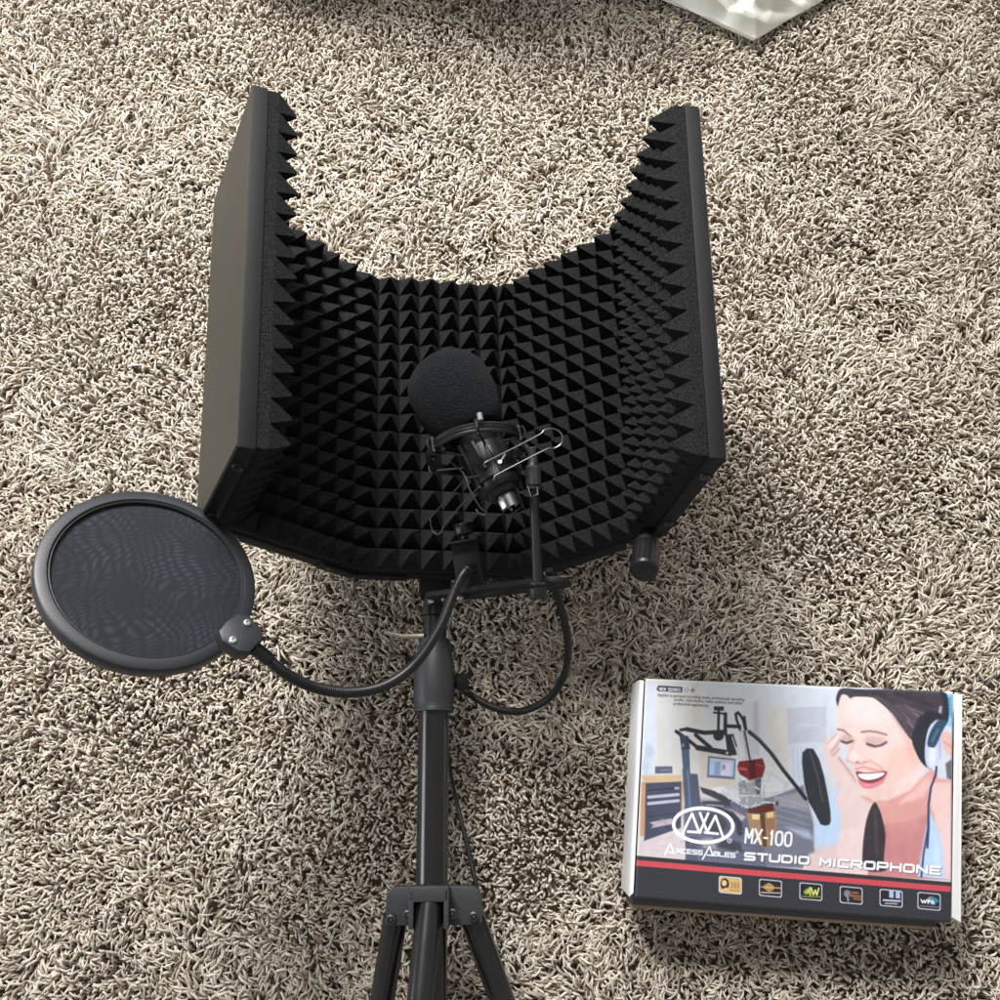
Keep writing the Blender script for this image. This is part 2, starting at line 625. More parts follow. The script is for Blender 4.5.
# front lug: bridge and two cheeks round the raised leg
ft = pp(884)
b.box(PA + PAX * (s0 + .006) + PU * .024, PS, PAX, PU, .034, .0125, .030)
for sgn in (-1, 1):
    b.box(PA + PAX * (s0 + Lh * .5 + .001) + PU * .024 + PS * sgn * .0148, PS, PAX, PU, .0045, Lh * .95, .030)
b.build('leg_hub', M['greyplastic'], stand, bevel=.0022)
for (px_, py_, s, u) in ((0, 917, -.0335, .017), (0, 912, -.0185, .026), (0, 911, .0195, .026), (0, 915, .0375, .017)):
    b = MB()
    b.lathe(pp(py_, s, u - .0005), PU, [(0, .0045), (.0018, .0045), (.0020, .0028), (.0026, .0050), (.0040, .0046), (.0044, 0), (0, 0)], 14)
    b.build('bolt', M['darksteel'], stand)
# legs
LEG = .52


def leg(p0, p1, r):
    b = MB()
    d = (p1 - p0).normalized()
    b.tube([p0, p0 + d * LEG], r, 24)
    o = b.build('leg', M['gloss'], stand)
    c = MB()
    c.lathe(p0 + d * (LEG - .03), d, [(r, 0), (r + .0028, .001), (r + .0032, .03), (r + .0015, .042), (0, .044)], 20)
    c.build('rubber_foot', M['rubber'], o)


leg(pp(899, 0, .0268), at(420.5, 1000, z=.135), .0112)
leg(pp(915, -.031, .003), at(382.5, 1000, z=.062), .0108)
leg(pp(912, .034, .003), at(502, 1000, z=.064), .0112)
# spreader bars, out of the picture below
b = MB()
hub2 = PA + PAX * (pole_s(1075) - .02)
b.lathe(hub2 - PAX * .02, PAX, [(.0143, 0), (.019, .001), (.019, .03), (.0143, .031)], 24)
b.build('slide_ring', M['greyplastic'], stand)

# ------------------------------------------------------------------ slotted bracket bar
E0, E1 = at(431, 598, z=.098), at(566, 581, z=.232)
ba = (E1 - E0).normalized()
bn = (SH_Y - ba * SH_Y.dot(ba)).normalized()
bw = ba.cross(bn)
BL = (E1 - E0).length
bar = thing('bracket_bar', 'black slotted flat metal arm reaching from the stand head out to the microphone post', 'bracket', E0)


def stadium(x0, x1, r, n=10):
    out = [(x1 - r + r * math.cos(t), r * math.sin(t)) for t in np.linspace(-math.pi / 2, math.pi / 2, n)]
    out += [(x0 + r - r * math.cos(t), -r * math.sin(t)) for t in np.linspace(-math.pi / 2, math.pi / 2, n)]
    return out


b = MB()
so, si = stadium(0, BL, .0135), stadium(.05, BL - .007, .0045)
k = len(so)
vs = []
for hh in (-.0022, .0022):
    for ring in (so, si):
        vs += [E0 + ba * x + bw * y + bn * hh for x, y in ring]
fs = []
for i in range(k):
    j = (i + 1) % k
    fs += [(i, j, k + j, k + i), (2 * k + i, 3 * k + i, 3 * k + j, 2 * k + j),
           (i, 2 * k + i, 2 * k + j, j), (k + i, k + j, 3 * k + j, 3 * k + i)]
b.add(vs, fs)
b.build('arm', M['powder'], bar, bevel=.0005)
for fr in (.12, .24):
    b = MB()
    b.lathe(E0 + ba * BL * fr - bn * .0022, -bn, [(0, .003), (.003, .003), (.0036, .002), (.0036, 0), (0, 0)], 12)
    b.build('rivet', M['steel'] if fr > .2 else M['darksteel'], bar)

# microphone post
post = thing('microphone_post', 'slim upright black metal rod with a nut, holding the shock mount above the slotted bar', 'post', at(537, 590, d=.786))
Q0, Q1 = at(537.5, 586, d=.786), at(533.5, 486, d=.792)
b = MB()
b.tube([Q0, Q1], .0038, 16)
b.build('rod', M['plastic'], post)
pax = (Q1 - Q0).normalized()
b = MB()
b.lathe(Q0 - pax * .0105, pax, [(0, 0), (.0062, 0), (.0072, .002), (.0072, .0085), (.0055, .0095), (0, .0095)], 20)
b.build('base_nut', M['plastic'], post)
b = MB()
b.lathe(Q0 + pax * .001, pax, [(.004, 0), (.0062, .0003), (.0066, .002), (.004, .0028)], 20)
b.build('washer', M['darksteel'], post)
b = MB()
n_ = 24
vs, fs = [], []
a_ = pax.orthogonal().normalized()
b_ = pax.cross(a_)
for hi, (r_, hh) in enumerate(((.0046, 0), (.0058, .001), (.0058, .015), (.0048, .0165), (.0040, .018), (.0040, .030), (.0025, .031))):
    for q in range(n_):
        rr = r_ + (.0005 if q % 2 and 1 <= hi <= 2 else 0)
        th = 2 * math.pi * q / n_
        vs.append(Q1 + pax * hh + (a_ * math.cos(th) + b_ * math.sin(th)) * rr)
for i in range(6):
    for q in range(n_):
        fs.append((i * n_ + q, i * n_ + (q + 1) % n_, (i + 1) * n_ + (q + 1) % n_, (i + 1) * n_ + q))
fs.append(tuple(range(n_)))
b.add(vs, fs)
b.build('swivel_nut', M['greyplastic'], post, smooth=30)
b = MB()
b.lathe(Q1 - pax * .003, pax, [(.0038, 0), (.0074, .0004), (.0076, .002), (.005, .0034)], 20)
b.build('washer', M['darksteel'], post)
b = MB()
hk = at(533, 492, d=.782)
b.tube([at(527.5, 486, d=.783), at(531, 497, d=.780), at(538, 494, d=.780), at(537.5, 487, d=.784)], .0008, 6)
b.build('hook', M['darksteel'], post)

# ------------------------------------------------------------------ microphone, windscreen, shock mount
MX = cam_dir(Vector((-.43, .83, -.36)).normalized())     # XLR end -> capsule
M0 = at(513, 509.5, d=.785)
mic = thing('microphone', 'slim black condenser microphone with a bare silver socket at its lower end', 'microphone', M0)
b = MB()
b.lathe(M0, MX, [(.0160, .018), (.0172, .020), (.0178, .024), (.0178, .052), (.0170, .053), (.0170, .055), (.0178, .056), (.0178, .086), (0, .086)], 40)
b.lathe(M0, MX, [(0, .0125), (.0118, .0125), (.0128, .014), (.0140, .0175), (.0160, .018)], 40)
b.build('body', M['micblack'], mic)
b = MB()
b.lathe(M0, MX, [(0, .006), (.0072, .006), (.0074, .0004), (.0080, 0), (.0088, .0006), (.0090, .0130), (.0098, .0132)], 32)
b.build('connector_shell', M['darksteel'], mic)
o1 = MX.orthogonal().normalized()
o2 = MX.cross(o1)
for q in range(3):
    th = q * 2.094 + .4
    c = M0 + (o1 * math.cos(th) + o2 * math.sin(th)) * .0038
    b = MB()
    b.lathe(c, MX, [(0, .0012), (.0008, .0016), (.0011, .0022), (.0011, .007), (0, .007)], 10)
    b.build('pin', M['steel'], mic)
side = cam_dir(Vector((-.62, .05, .74)).normalized())
side = (side - MX * side.dot(MX)).normalized()
b = MB()
b.box(M0 + MX * .0052 + side * .0089, MX, side, MX.cross(side), .0085, .0022, .0055)
b.build('latch_plate', M['steel'], mic, bevel=.0005)

wind = MB()
wr = .0352
prof = [(.0205, .074), (.0245, .0745), (.0270, .0775), (.0300, .085), (.0327, .0935), (.0347, .103), (.0352, .1125), (.0353, .1185)]
for i in range(1, 15):
    t_ = i / 14 * math.pi / 2
    prof.append((wr * math.cos(t_) ** .78 if i < 14 else 0, .1185 + .0315 * math.sin(t_)))
wind.lathe(M0, MX, prof, 64)
wo = wind.build('foam_windscreen', M['wind'])
tag(wo, 'rounded dark grey foam ball cover pulled over the microphone head', 'windscreen')
for v in wo.data.vertices:
    nz = noise.noise(v.co * 90) * .0007
    v.co += v.normal * nz

RC = at(476, 450, d=.800)
RX = cam_dir(Vector((-.17, .91, -.38)).normalized())
mount = thing('shock_mount', 'black ring shock mount with wire clip handles gripping the microphone body', 'shock mount', RC)
b = MB()
b.lathe(RC, RX, [(.0375, -.004), (.0395, -.0045), (.0405, -.003), (.0398, -.0012), (.0408, 0), (.0398, .0012), (.0405, .003), (.0395, .0045), (.0375, .004), (.0368, 0)], 72, closed=True)
b.build('ring', M['plastic'], mount)
RC2 = M0 + MX * .034
b = MB()
b.lathe(RC2, MX, [(.0180, -.008), (.0197, -.008), (.0197, .022), (.0180, .022)], 40, closed=True)
b.build('clip_sleeve', M['micblack'], mount)
# clip cheek plates on the sleeve
cv = cam_dir(Vector((0, 0, 1)))
cv = (cv - MX * cv.dot(MX)).normalized()       # towards the viewer, square to the axis
cs = MX.cross(cv)                              # across
if cam_dir(Vector((1, 0, 0))).dot(cs) < 0:
    cs = -cs
for ang, ln, off in ((-48, .040, .004), (-12, .026, .006), (18, .024, -.002), (58, .034, .002)):
    dr = cv * math.cos(R(ang)) + cs * math.sin(R(ang))
    tn = MX.cross(dr)
    b = MB()
    b.box(RC2 + MX * (off + .006) + dr * .0205, MX, tn, dr, ln, .0028, .0022)
    b.build('clip_strip', M['micblack'], mount, bevel=.0005)
b = MB()
p_ = RC2 + MX * -.002 + (cv * math.cos(R(24)) + cs * math.sin(R(24))) * .0198
b.tube([p_, p_ + cv * .004], .0016, 10)
b.tube([p_ + cs * .002 + MX * .001 + cv * .003, p_ + cs * .0065 + MX * .004 + cv * .003], .0009, 8)
b.build('spring_screw', M['steel'], mount)
# squeeze handles of bent wire
hr = [(461, 470), (455, 466), (460, 462), (494, 441.5), (537, 436), (541.5, 431), (550, 428.5), (558, 430.5), (562.5, 436.5), (561, 444), (554, 448.3), (544, 450), (500, 473), (493, 477), (495, 482)]
hr = [(486, 467), (484, 464), (487, 461.5), (500, 455), (538, 435.5), (544, 430.5), (551, 428.6), (558, 430.5), (562.5, 436.5), (561, 444), (554, 448.3), (545, 450), (500, 473), (495, 476), (494, 480)]
b = MB()
dd = [.766 + .03 * min(1, max(0, (x - 487) / 70)) for x, y in hr]
b.tube(spline([at(x, y, d=q) for (x, y), q in zip(hr, dd)], 6), .00062, 8)
b.build('wire_handle', M['wiresteel'], mount)
hl = [(479, 476), (474, 477), (464, 481), (433, 515), (430.5, 521), (432, 529), (437, 534.5), (442, 531), (446, 522), (476, 490), (481, 488)]
b = MB()
dd = [.772 + .02 * min(1, max(0, (478 - x) / 45)) for x, y in hl]
b.tube(spline([at(x, y, d=q) for (x, y), q in zip(hl, dd)], 6), .0006, 8)
b.build('wire_handle', M['blackwire'], mount)
b = MB()
b.tube(spline([at(450, 462, d=.79), at(463, 473, d=.775), at(470, 490, d=.768), at(480, 507, d=.766), at(486, 512, d=.766), at(484, 515, d=.766), at(479, 513.5, d=.766), at(476, 509, d=.767)], 5), .00065, 8)
b.build('wire_hook', M['blackwire'], mount)
# studs on the ring and elastic cords to the sleeve
r1 = RX.orthogonal().normalized()
r2 = RX.cross(r1)
for i in range(6):
    th = 2 * math.pi * (i + .3) / 6
    dr = r1 * math.cos(th) + r2 * math.sin(th)
    b = MB()
    p = RC + dr * .0395
    b.tube([p - RX * .0065, p + RX * .0065], [.0017, .0017], 10)
    b.tube(spline([p + RX * .005, p + dr * .004 + RX * .004, p + dr * .0045 - RX * .003, p - RX * .005], 4), .0008, 6)
    b.build('stud', M['rubber'], mount)
    b = MB()
    w = RC2 + MX * .019 + (dr - MX * dr.dot(MX)).normalized() * .0195
    b.tube([p - RX * .004, w], .0010, 6)
    b.build('elastic_cord', M['rubber'], mount)
b = MB()
p = at(480, 417, d=.764)
b.tube([p - RX * .003, p + RX * .003], .0023, 10)
b.build('stud', M['greycap'], mount)
b = MB()
b.tube(spline([at(531, 459, d=.795), at(528, 450, d=.795), at(520, 443, d=.797)], 5), .0034, 12)
b.build('neck', M['plastic'], mount)

# ------------------------------------------------------------------ pop filter
PC = cam_pt(Vector(((149 - 500) / 1000, (500 - 578) / 1000, -1)) * .735)
PN = cam_dir(Vector((.438, .604, .666)).normalized())
pop = thing('pop_filter', 'round black mesh pop filter on a bent gooseneck, held above the carpet beside the shield', 'pop filter', PC)
b = MB()
ro = .0783
b.lathe(PC, PN, [(ro - .0095, .0035), (ro - .0085, .0045), (ro - .0025, .0045), (ro - .0006, .0035), (ro, .001), (ro, -.0065), (ro - .001, -.008),
                 (ro - .0075, -.0085), (ro - .0085, -.0075), (ro - .0098, -.002), (ro - .0100, .0025)], 128, closed=True)
b.build('hoop', M['hoop'], pop)
b = MB()
b.lathe(PC, PN, [(ro - .0108, .0005), (ro - .0099, .0005), (ro - .0099, .0032), (ro - .0104, .0034), (ro - .0108, .003)], 128, closed=True)
b.build('inner_lip', M['greyplastic'], pop)


def mesh_mat(name, base, alpha, rot):
    """dark woven nylon; the two layers interfere, so the weave density swells in curved rows of small spots"""
    m = bpy.data.materials.new(name)
    m.use_nodes = True
    nt = m.node_tree
    N, Lk = nt.nodes.new, nt.links.new
    p = nt.nodes['Principled BSDF']
    p.inputs['Roughness'].default_value = .75
    p.inputs['Specular IOR Level'].default_value = .3
    tc = N('ShaderNodeTexCoord')
    waves = []
    wn = N('ShaderNodeTexNoise')
    wn.inputs['Scale'].default_value = 2.3
    wn.inputs['Detail'].default_value = 2
    Lk(tc.outputs['UV'], wn.inputs['Vector'])
    wv = N('ShaderNodeVectorMath')
    wv.operation = 'MULTIPLY_ADD'
    wv.inputs[1].default_value = (.42, .42, 0)
    Lk(wn.outputs['Color'], wv.inputs[0])
    Lk(tc.outputs['UV'], wv.inputs[2])
    for ang, sc, dist, ph in ((rot + .35, 5.6, 5.0, 0.0), (rot + 1.45, 10.0, 6.5, 2.0)):
        mp = N('ShaderNodeMapping')
        mp.inputs['Rotation'].default_value = (0, 0, ang)
        mp.inputs['Location'].default_value = (ph, ph * .7, 0)
        Lk(wv.outputs[0], mp.inputs['Vector'])
        w = N('ShaderNodeTexWave')
        w.inputs['Scale'].default_value = sc
        w.inputs['Distortion'].default_value = dist
        w.inputs['Detail'].default_value = 0
        w.inputs['Detail Scale'].default_value = .55
        Lk(mp.outputs[0], w.inputs['Vector'])
        waves.append(w)
    ml = N('ShaderNodeMath')
    ml.operation = 'MULTIPLY'
    Lk(waves[0].outputs['Fac'], ml.inputs[0])
    Lk(waves[1].outputs['Fac'], ml.inputs[1])
    n1 = N('ShaderNodeTexNoise')
    n1.inputs['Scale'].default_value = 3.2
    Lk(tc.outputs['UV'], n1.inputs['Vector'])
    mk = N('ShaderNodeMapRange')
    mk.inputs['From Min'].default_value = .36
    mk.inputs['From Max'].default_value = .62
    mk.inputs['To Min'].default_value = .15
    Lk(n1.outputs['Fac'], mk.inputs['Value'])
    m2 = N('ShaderNodeMath')
    m2.operation = 'MULTIPLY'
    Lk(ml.outputs[0], m2.inputs[0])
    Lk(mk.outputs['Result'], m2.inputs[1])
    fine = N('ShaderNodeTexNoise')
    fine.inputs['Scale'].default_value = 150
    Lk(tc.outputs['UV'], fine.inputs['Vector'])
    ad = N('ShaderNodeMath')
    ad.operation = 'MULTIPLY_ADD'
    ad.inputs[1].default_value = .12
    Lk(fine.outputs['Fac'], ad.inputs[0])
    Lk(m2.outputs[0], ad.inputs[2])
    cr = N('ShaderNodeMix')
    cr.data_type = 'RGBA'
    cr.inputs['A'].default_value = (*[x * .8 for x in base], 1)
    cr.inputs['B'].default_value = (*[x * 3.0 for x in base], 1)
    Lk(ad.outputs[0], cr.inputs['Factor'])
    Lk(cr.outputs['Result'], p.inputs['Base Color'])
    p.inputs['Alpha'].default_value = alpha
    return m


def disc(name, off, m):
    a = PN.orthogonal().normalized()
    b2 = PN.cross(a)
    bm = bmesh.new()
    uvl = bm.loops.layers.uv.new('UVMap')
    org = PW(pop)
    rad = ro - .0100
    rings, seg = 10, 96
    c = PC + PN * off - org
    vv = [bm.verts.new(c)]
    for i in range(1, rings + 1):
        for q in range(seg):
            th = 2 * math.pi * q / seg
            vv.append(bm.verts.new(c + (a * math.cos(th) + b2 * math.sin(th)) * rad * i / rings))
    for q in range(seg):
        bm.faces.new((vv[0], vv[1 + q], vv[1 + (q + 1) % seg]))
    for i in range(rings - 1):
        for q in range(seg):
            bm.faces.new((vv[1 + i * seg + q], vv[1 + (i + 1) * seg + q], vv[1 + (i + 1) * seg + (q + 1) % seg], vv[1 + i * seg + (q + 1) % seg]))
    for f in bm.faces:
        f.smooth = True
        for l in f.loops:
            w = l.vert.co - c
            l[uvl].uv = (w.dot(a) / rad * .5 + .5, w.dot(b2) / rad * .5 + .5)
    me = bpy.data.meshes.new(name)
    bm.to_mesh(me)
    bm.free()
    me.materials.append(m)
    o = bpy.data.objects.new(name, me)
    COL.objects.link(o)
    o.parent = pop
    return o


disc('mesh_screen', .0002, mesh_mat('nylon_weave_front', (.0085, .0105, .016), .965, .1))
disc('mesh_screen', -.0045, mesh_mat('nylon_weave_back', (.014, .016, .022), .95, .35))
# clip block with two screws
gs = at(252, 646, d=.706)
ge = at(231, 629, d=.707)
gd = (ge - gs).normalized()
gd = (gd - PN * gd.dot(PN)).normalized()
gc = at(240.5, 637, d=.704)
gw = PN.cross(gd)
b = MB()
blk = []
for (x, y) in ((-.0130, -.008), (-.0130, .008), (-.007, .0132), (.006, .0145), (.0128, .0105), (.0140, 0), (.0128, -.0105), (.006, -.0145), (-.007, -.0132)):
    blk.append(gc + gd * x + gw * y - PN * .007)
b.prism(blk, PN * .0125)
b.build('clip_block', M['hoop'], pop, bevel=.0018)
for (x, y) in ((.003, -.0085), (.001, .0095)):
    b = MB()
    p = gc + gd * x + gw * y + PN * .0054
    b.lathe(p, PN, [(0, .0006), (.0010, .0006), (.0012, .0016), (.0026, .0014), (.0031, .0004), (.0031, -.001), (0, -.001)], 16)
    b.build('screw', M['steel'], pop)
# gooseneck
gp = [gc - gd * .011 - PN * .001, at(262, 654, d=.709), at(285, 673, d=.718), at(315, 687.5, d=.735), at(350, 692.5, d=.754), at(385, 685.5, d=.775), at(415, 664, d=.80),
      at(440, 627, d=.825), at(456, 588, d=.848), at(464.5, 573, d=.862), at(472, 568, d=.876)]
cv_ = spline(gp, 40)
ln = [0]
for i in range(1, len(cv_)):
    ln.append(ln[-1] + (cv_[i] - cv_[i - 1]).length)
tot = ln[-1]
N = 620
pts, j = [], 0
for i in range(N):
    s = tot * i / (N - 1)
    while j < len(ln) - 2 and ln[j + 1] < s: j += 1
    pts.append(cv_[j].lerp(cv_[j + 1], (s - ln[j]) / max(1e-9, ln[j + 1] - ln[j])))
rs = []
for i in range(N):
    s = tot * i / (N - 1)
    if s < .016: r_ = .0051
    elif s > tot - .012: r_ = .0052
    else: r_ = .0037 + (.0006 if (i // 2) % 2 else 0)
    rs.append(r_)
b = MB()
b.tube(pts, rs, 14)
b.build('gooseneck', M['plastic'], pop, smooth=60)
# table clamp on the bar
kc = at(468, 566, d=.882)
cu = cam_dir(Vector((.17, -.97, -.12)).normalized())      # down the plate in the picture
cn = cam_dir(Vector((-.12, .05, 1)).normalized())
cu = (cu - cn * cu.dot(cn)).normalized()
cx = cn.cross(cu)
b = MB()
b.box(kc + cu * .000, cx, cu, cn, .0245, .043, .003)
b.box(kc - cu * .0205 - cn * .010, cx, cu, cn, .0245, .003, .022)
b.box(kc + cu * .0205 - cn * .010, cx, cu, cn, .0245, .003, .022)
b.box(kc - cu * .022 + cx * .0 + cn * .004, cx, cu, cn, .0275, .0022, .010)
b.build('clamp', M['powder'], pop, bevel=.0008)
b = MB()
b.lathe(kc - cu * .019 - cn * .006, -cu, [(0, 0), (.0035, 0), (.0035, .0085), (.0078, .009), (.0085, .010), (.0085, .0185), (.0078, .0195), (0, .0195)], 10)
b.build('clamp_knob', M['plastic'], pop, bevel=.0005)

# ------------------------------------------------------------------ cable and cord
cp = [at(549, 570, z=.205), at(556, 592, z=.190), at(564, 620, z=.160), at(568, 648, z=.130), at(564, 676, z=.100), at(548, 699, z=.072), at(522, 711, z=.056),
      at(495, 708, z=.046), at(466, 692, z=.038), at(446, 676, z=.030), at(428, 668, z=.022), at(408, 668, z=.008), at(398, 672, z=-.004)]
cp = cp[:10] + [at(432, 690, z=.022), at(428, 720, z=.014), at(428, 760, z=.008), at(428, 820, z=.006)]
b = MB()
b.tube(spline(cp, 12), .0035, 14)
o = b.build('cable', M['rubber'])
tag(o, 'thick black cable looping down from the bracket bar and back behind the stand collar', 'cable')
b = MB()
cp = [at(436, 715, z=.040), at(446, 745, z=.042), at(452, 782, z=.048), at(461, 820, z=.056), at(469.5, 855, z=.064), at(476, 884, z=.072), at(479, 900, z=.068)]
b.tube(spline(cp, 10), .0021, 10)
o = b.build('cord', M['rubber'])
tag(o, 'thin black cord stretched from behind the pole to the right side of the leg hub', 'cord')

# ------------------------------------------------------------------ product box
BZ = .069
TLp, TRp, BRp, BLp = (645.5, 678.5), (953.5, 691.8), (951.2, 923), (634.8, 898)
LQ = [at(*p, z=BZ) for p in (TLp, TRp, BRp, BLp)]
box = thing('product_box', 'printed white and dark cardboard microphone box lying flat on the carpet', 'box',
            Vector(((LQ[0].x + LQ[2].x) / 2, (LQ[0].y + LQ[2].y) / 2, 0)))


def homography(src, dst):
    A, y = [], []
    for (x, yy), (u, v) in zip(src, dst):
        A.append([x, yy, 1, 0, 0, 0, -u * x, -u * yy]); y.append(u)
        A.append([0, 0, 0, x, yy, 1, -v * x, -v * yy]); y.append(v)
    h = np.linalg.solve(np.array(A), np.array(y))
    return np.append(h, 1).reshape(3, 3)


# bilinear-plane coordinates: unit square -> world plane and photo pixel of the print's own layout
sq = [(0, 0), (1, 0), (1, 1), (0, 1)]
HW = homography(sq, [(p.x, p.y) for p in LQ])
HP = homography(sq, [TLp, TRp, BRp, BLp])


def happly(Hm, u, v):
    w = Hm[2, 0] * u + Hm[2, 1] * v + Hm[2, 2]
    return (Hm[0, 0] * u + Hm[0, 1] * v + Hm[0, 2]) / w, (Hm[1, 0] * u + Hm[1, 1] * v + Hm[1, 2]) / w


# ---- the print, painted in code onto a fine grid (flat artwork colours)
NX, NY = 860, 600
U, V_ = np.meshgrid(np.linspace(0, 1, NX), np.linspace(0, 1, NY))
GX, GY = happly(HP, U, V_)
IMG = np.zeros((NY, NX, 3), np.float64)
FR = {'A': (610, 660, 2.63158), 'B': (630, 670, 5.882), 'D': (630, 790, 5.882), 'E': (790, 800, 5.5556), 'G1': (660, 690, 10), 'G2': (730, 690, 8.3333),
      'G3': (820, 685, 7.1429), 'G4': (640, 770, 8.3333), 'G5': (730, 780, 7.6923), 'G6': (700, 865, 4), 'P': (0, 0, 1)}


def cv(fr, pts):
    ox, oy, s = FR[fr]
    return np.array([(ox + x / s, oy + y / s) for x, y in pts])


def region(lo, hi, pad):
    m = (GX > lo[0] - pad) & (GX < hi[0] + pad) & (GY > lo[1] - pad) & (GY < hi[1] + pad)
    ys = np.where(m.any(1))[0]
    xs = np.where(m.any(0))[0]
    if len(ys) == 0 or len(xs) == 0:
        return None
    return slice(ys[0], ys[-1] + 1), slice(xs[0], xs[-1] + 1)


def blend(sl, cov, col, alpha):
    a = np.clip(cov, 0, 1)[..., None] * alpha
    IMG[sl] = IMG[sl] * (1 - a) + np.array(col, float) * a


def segd(X, Y, a, b):
    d = b - a
    L = max(d @ d, 1e-9)
    t = np.clip(((X - a[0]) * d[0] + (Y - a[1]) * d[1]) / L, 0, 1)
    return np.hypot(X - a[0] - t * d[0], Y - a[1] - t * d[1])


def poly(fr, pts, col, soft=.35, alpha=1.0):
    p = cv(fr, pts)
    if fr in ('G3', 'E') and len(p) > 5:          # organic outlines are rounded off
        q = []
        n = len(p)
        for i in range(n):
            a, b_, c, d = p[i - 1], p[i], p[(i + 1) % n], p[(i + 2) % n]
            for t in (0, .33, .67):
                q.append(.5 * (2 * b_ + (c - a) * t + (2 * a - 5 * b_ + 4 * c - d) * t * t + (3 * b_ - a - 3 * c + d) * t ** 3))
        p = np.array(q)
    sl = region(p.min(0), p.max(0), soft * 2 + 1)
    if sl is None: return
    X, Y = GX[sl], GY[sl]
    ins = np.zeros(X.shape, bool)
    dist = np.full(X.shape, 1e9)
    for i in range(len(p)):
        a, b = p[i], p[(i + 1) % len(p)]
        dist = np.minimum(dist, segd(X, Y, a, b))
        c = (a[1] > Y) != (b[1] > Y)
        with np.errstate(divide='ignore', invalid='ignore'):
            xi = a[0] + (Y - a[1]) * (b[0] - a[0]) / (b[1] - a[1] if b[1] != a[1] else 1e-9)
        ins ^= c & (X < xi)
    sd = np.where(ins, dist, -dist)
    blend(sl, .5 + sd / (2 * soft), col, alpha)


def line(fr, pts, w, col, soft=.3, alpha=1.0):
    """w in frame units"""
    p = cv(fr, pts)
    w = w / FR[fr][2]
    sl = region(p.min(0), p.max(0), w + soft * 2 + 1)
    if sl is None: return
    X, Y = GX[sl], GY[sl]
    dist = np.full(X.shape, 1e9)
    for i in range(len(p) - 1):
        dist = np.minimum(dist, segd(X, Y, p[i], p[i + 1]))
    blend(sl, .5 + (w / 2 - dist) / (2 * soft), col, alpha)


def ell(fr, c, rx, ry, ang, col, soft=.35, alpha=1.0, ring=0):
    p = cv(fr, [c])[0]
    s = FR[fr][2]
    rx, ry, ring = rx / s, ry / s, ring / s
    m = max(rx, ry) + ring + soft * 2 + 1
    sl = region(p, p, m)
    if sl is None: return
    X, Y = GX[sl] - p[0], GY[sl] - p[1]
    ca, sa = math.cos(R(ang)), math.sin(R(ang))
    x, y = X * ca + Y * sa, -X * sa + Y * ca
    q = np.hypot(x / rx, y / ry)
    sd = (1 - q) * np.minimum(rx, ry) * 1.0
    if ring:
        # local scale for an even ring
        g = np.hypot(x / rx ** 2, y / ry ** 2) / np.maximum(q, 1e-6)
        d = np.abs((1 - q) / np.maximum(g, 1e-6))
        blend(sl, .5 + (ring / 2 - d) / (2 * soft), col, alpha)
    else:
        blend(sl, .5 + sd / (2 * soft), col, alpha)


def blur(sig, sl=(slice(None), slice(None))):
    k = int(3 * sig + 1)
    w = np.exp(-np.arange(-k, k + 1) ** 2 / (2 * sig * sig))
    w /= w.sum()
    a = np.pad(IMG[sl], ((k, k), (k, k), (0, 0)), mode='edge')
    a = sum(w[i] * a[i:i + a.shape[0] - 2 * k] for i in range(2 * k + 1))
    a = sum(w[i] * a[:, i:i + a.shape[1] - 2 * k] for i in range(2 * k + 1))
    IMG[sl] = a


def mottle(seed, n, amp):
    """smooth tonal unevenness of a photographic print"""
    r = np.random.RandomState(seed)
    f = np.zeros(GX.shape)
    for q in range(n):
        a, fr = r.uniform(0, 6.28), r.uniform(.05, .7)
        f += np.sin((GX * math.cos(a) + GY * math.sin(a)) * fr + r.uniform(0, 6.28))
    return f[..., None] * amp / math.sqrt(n)


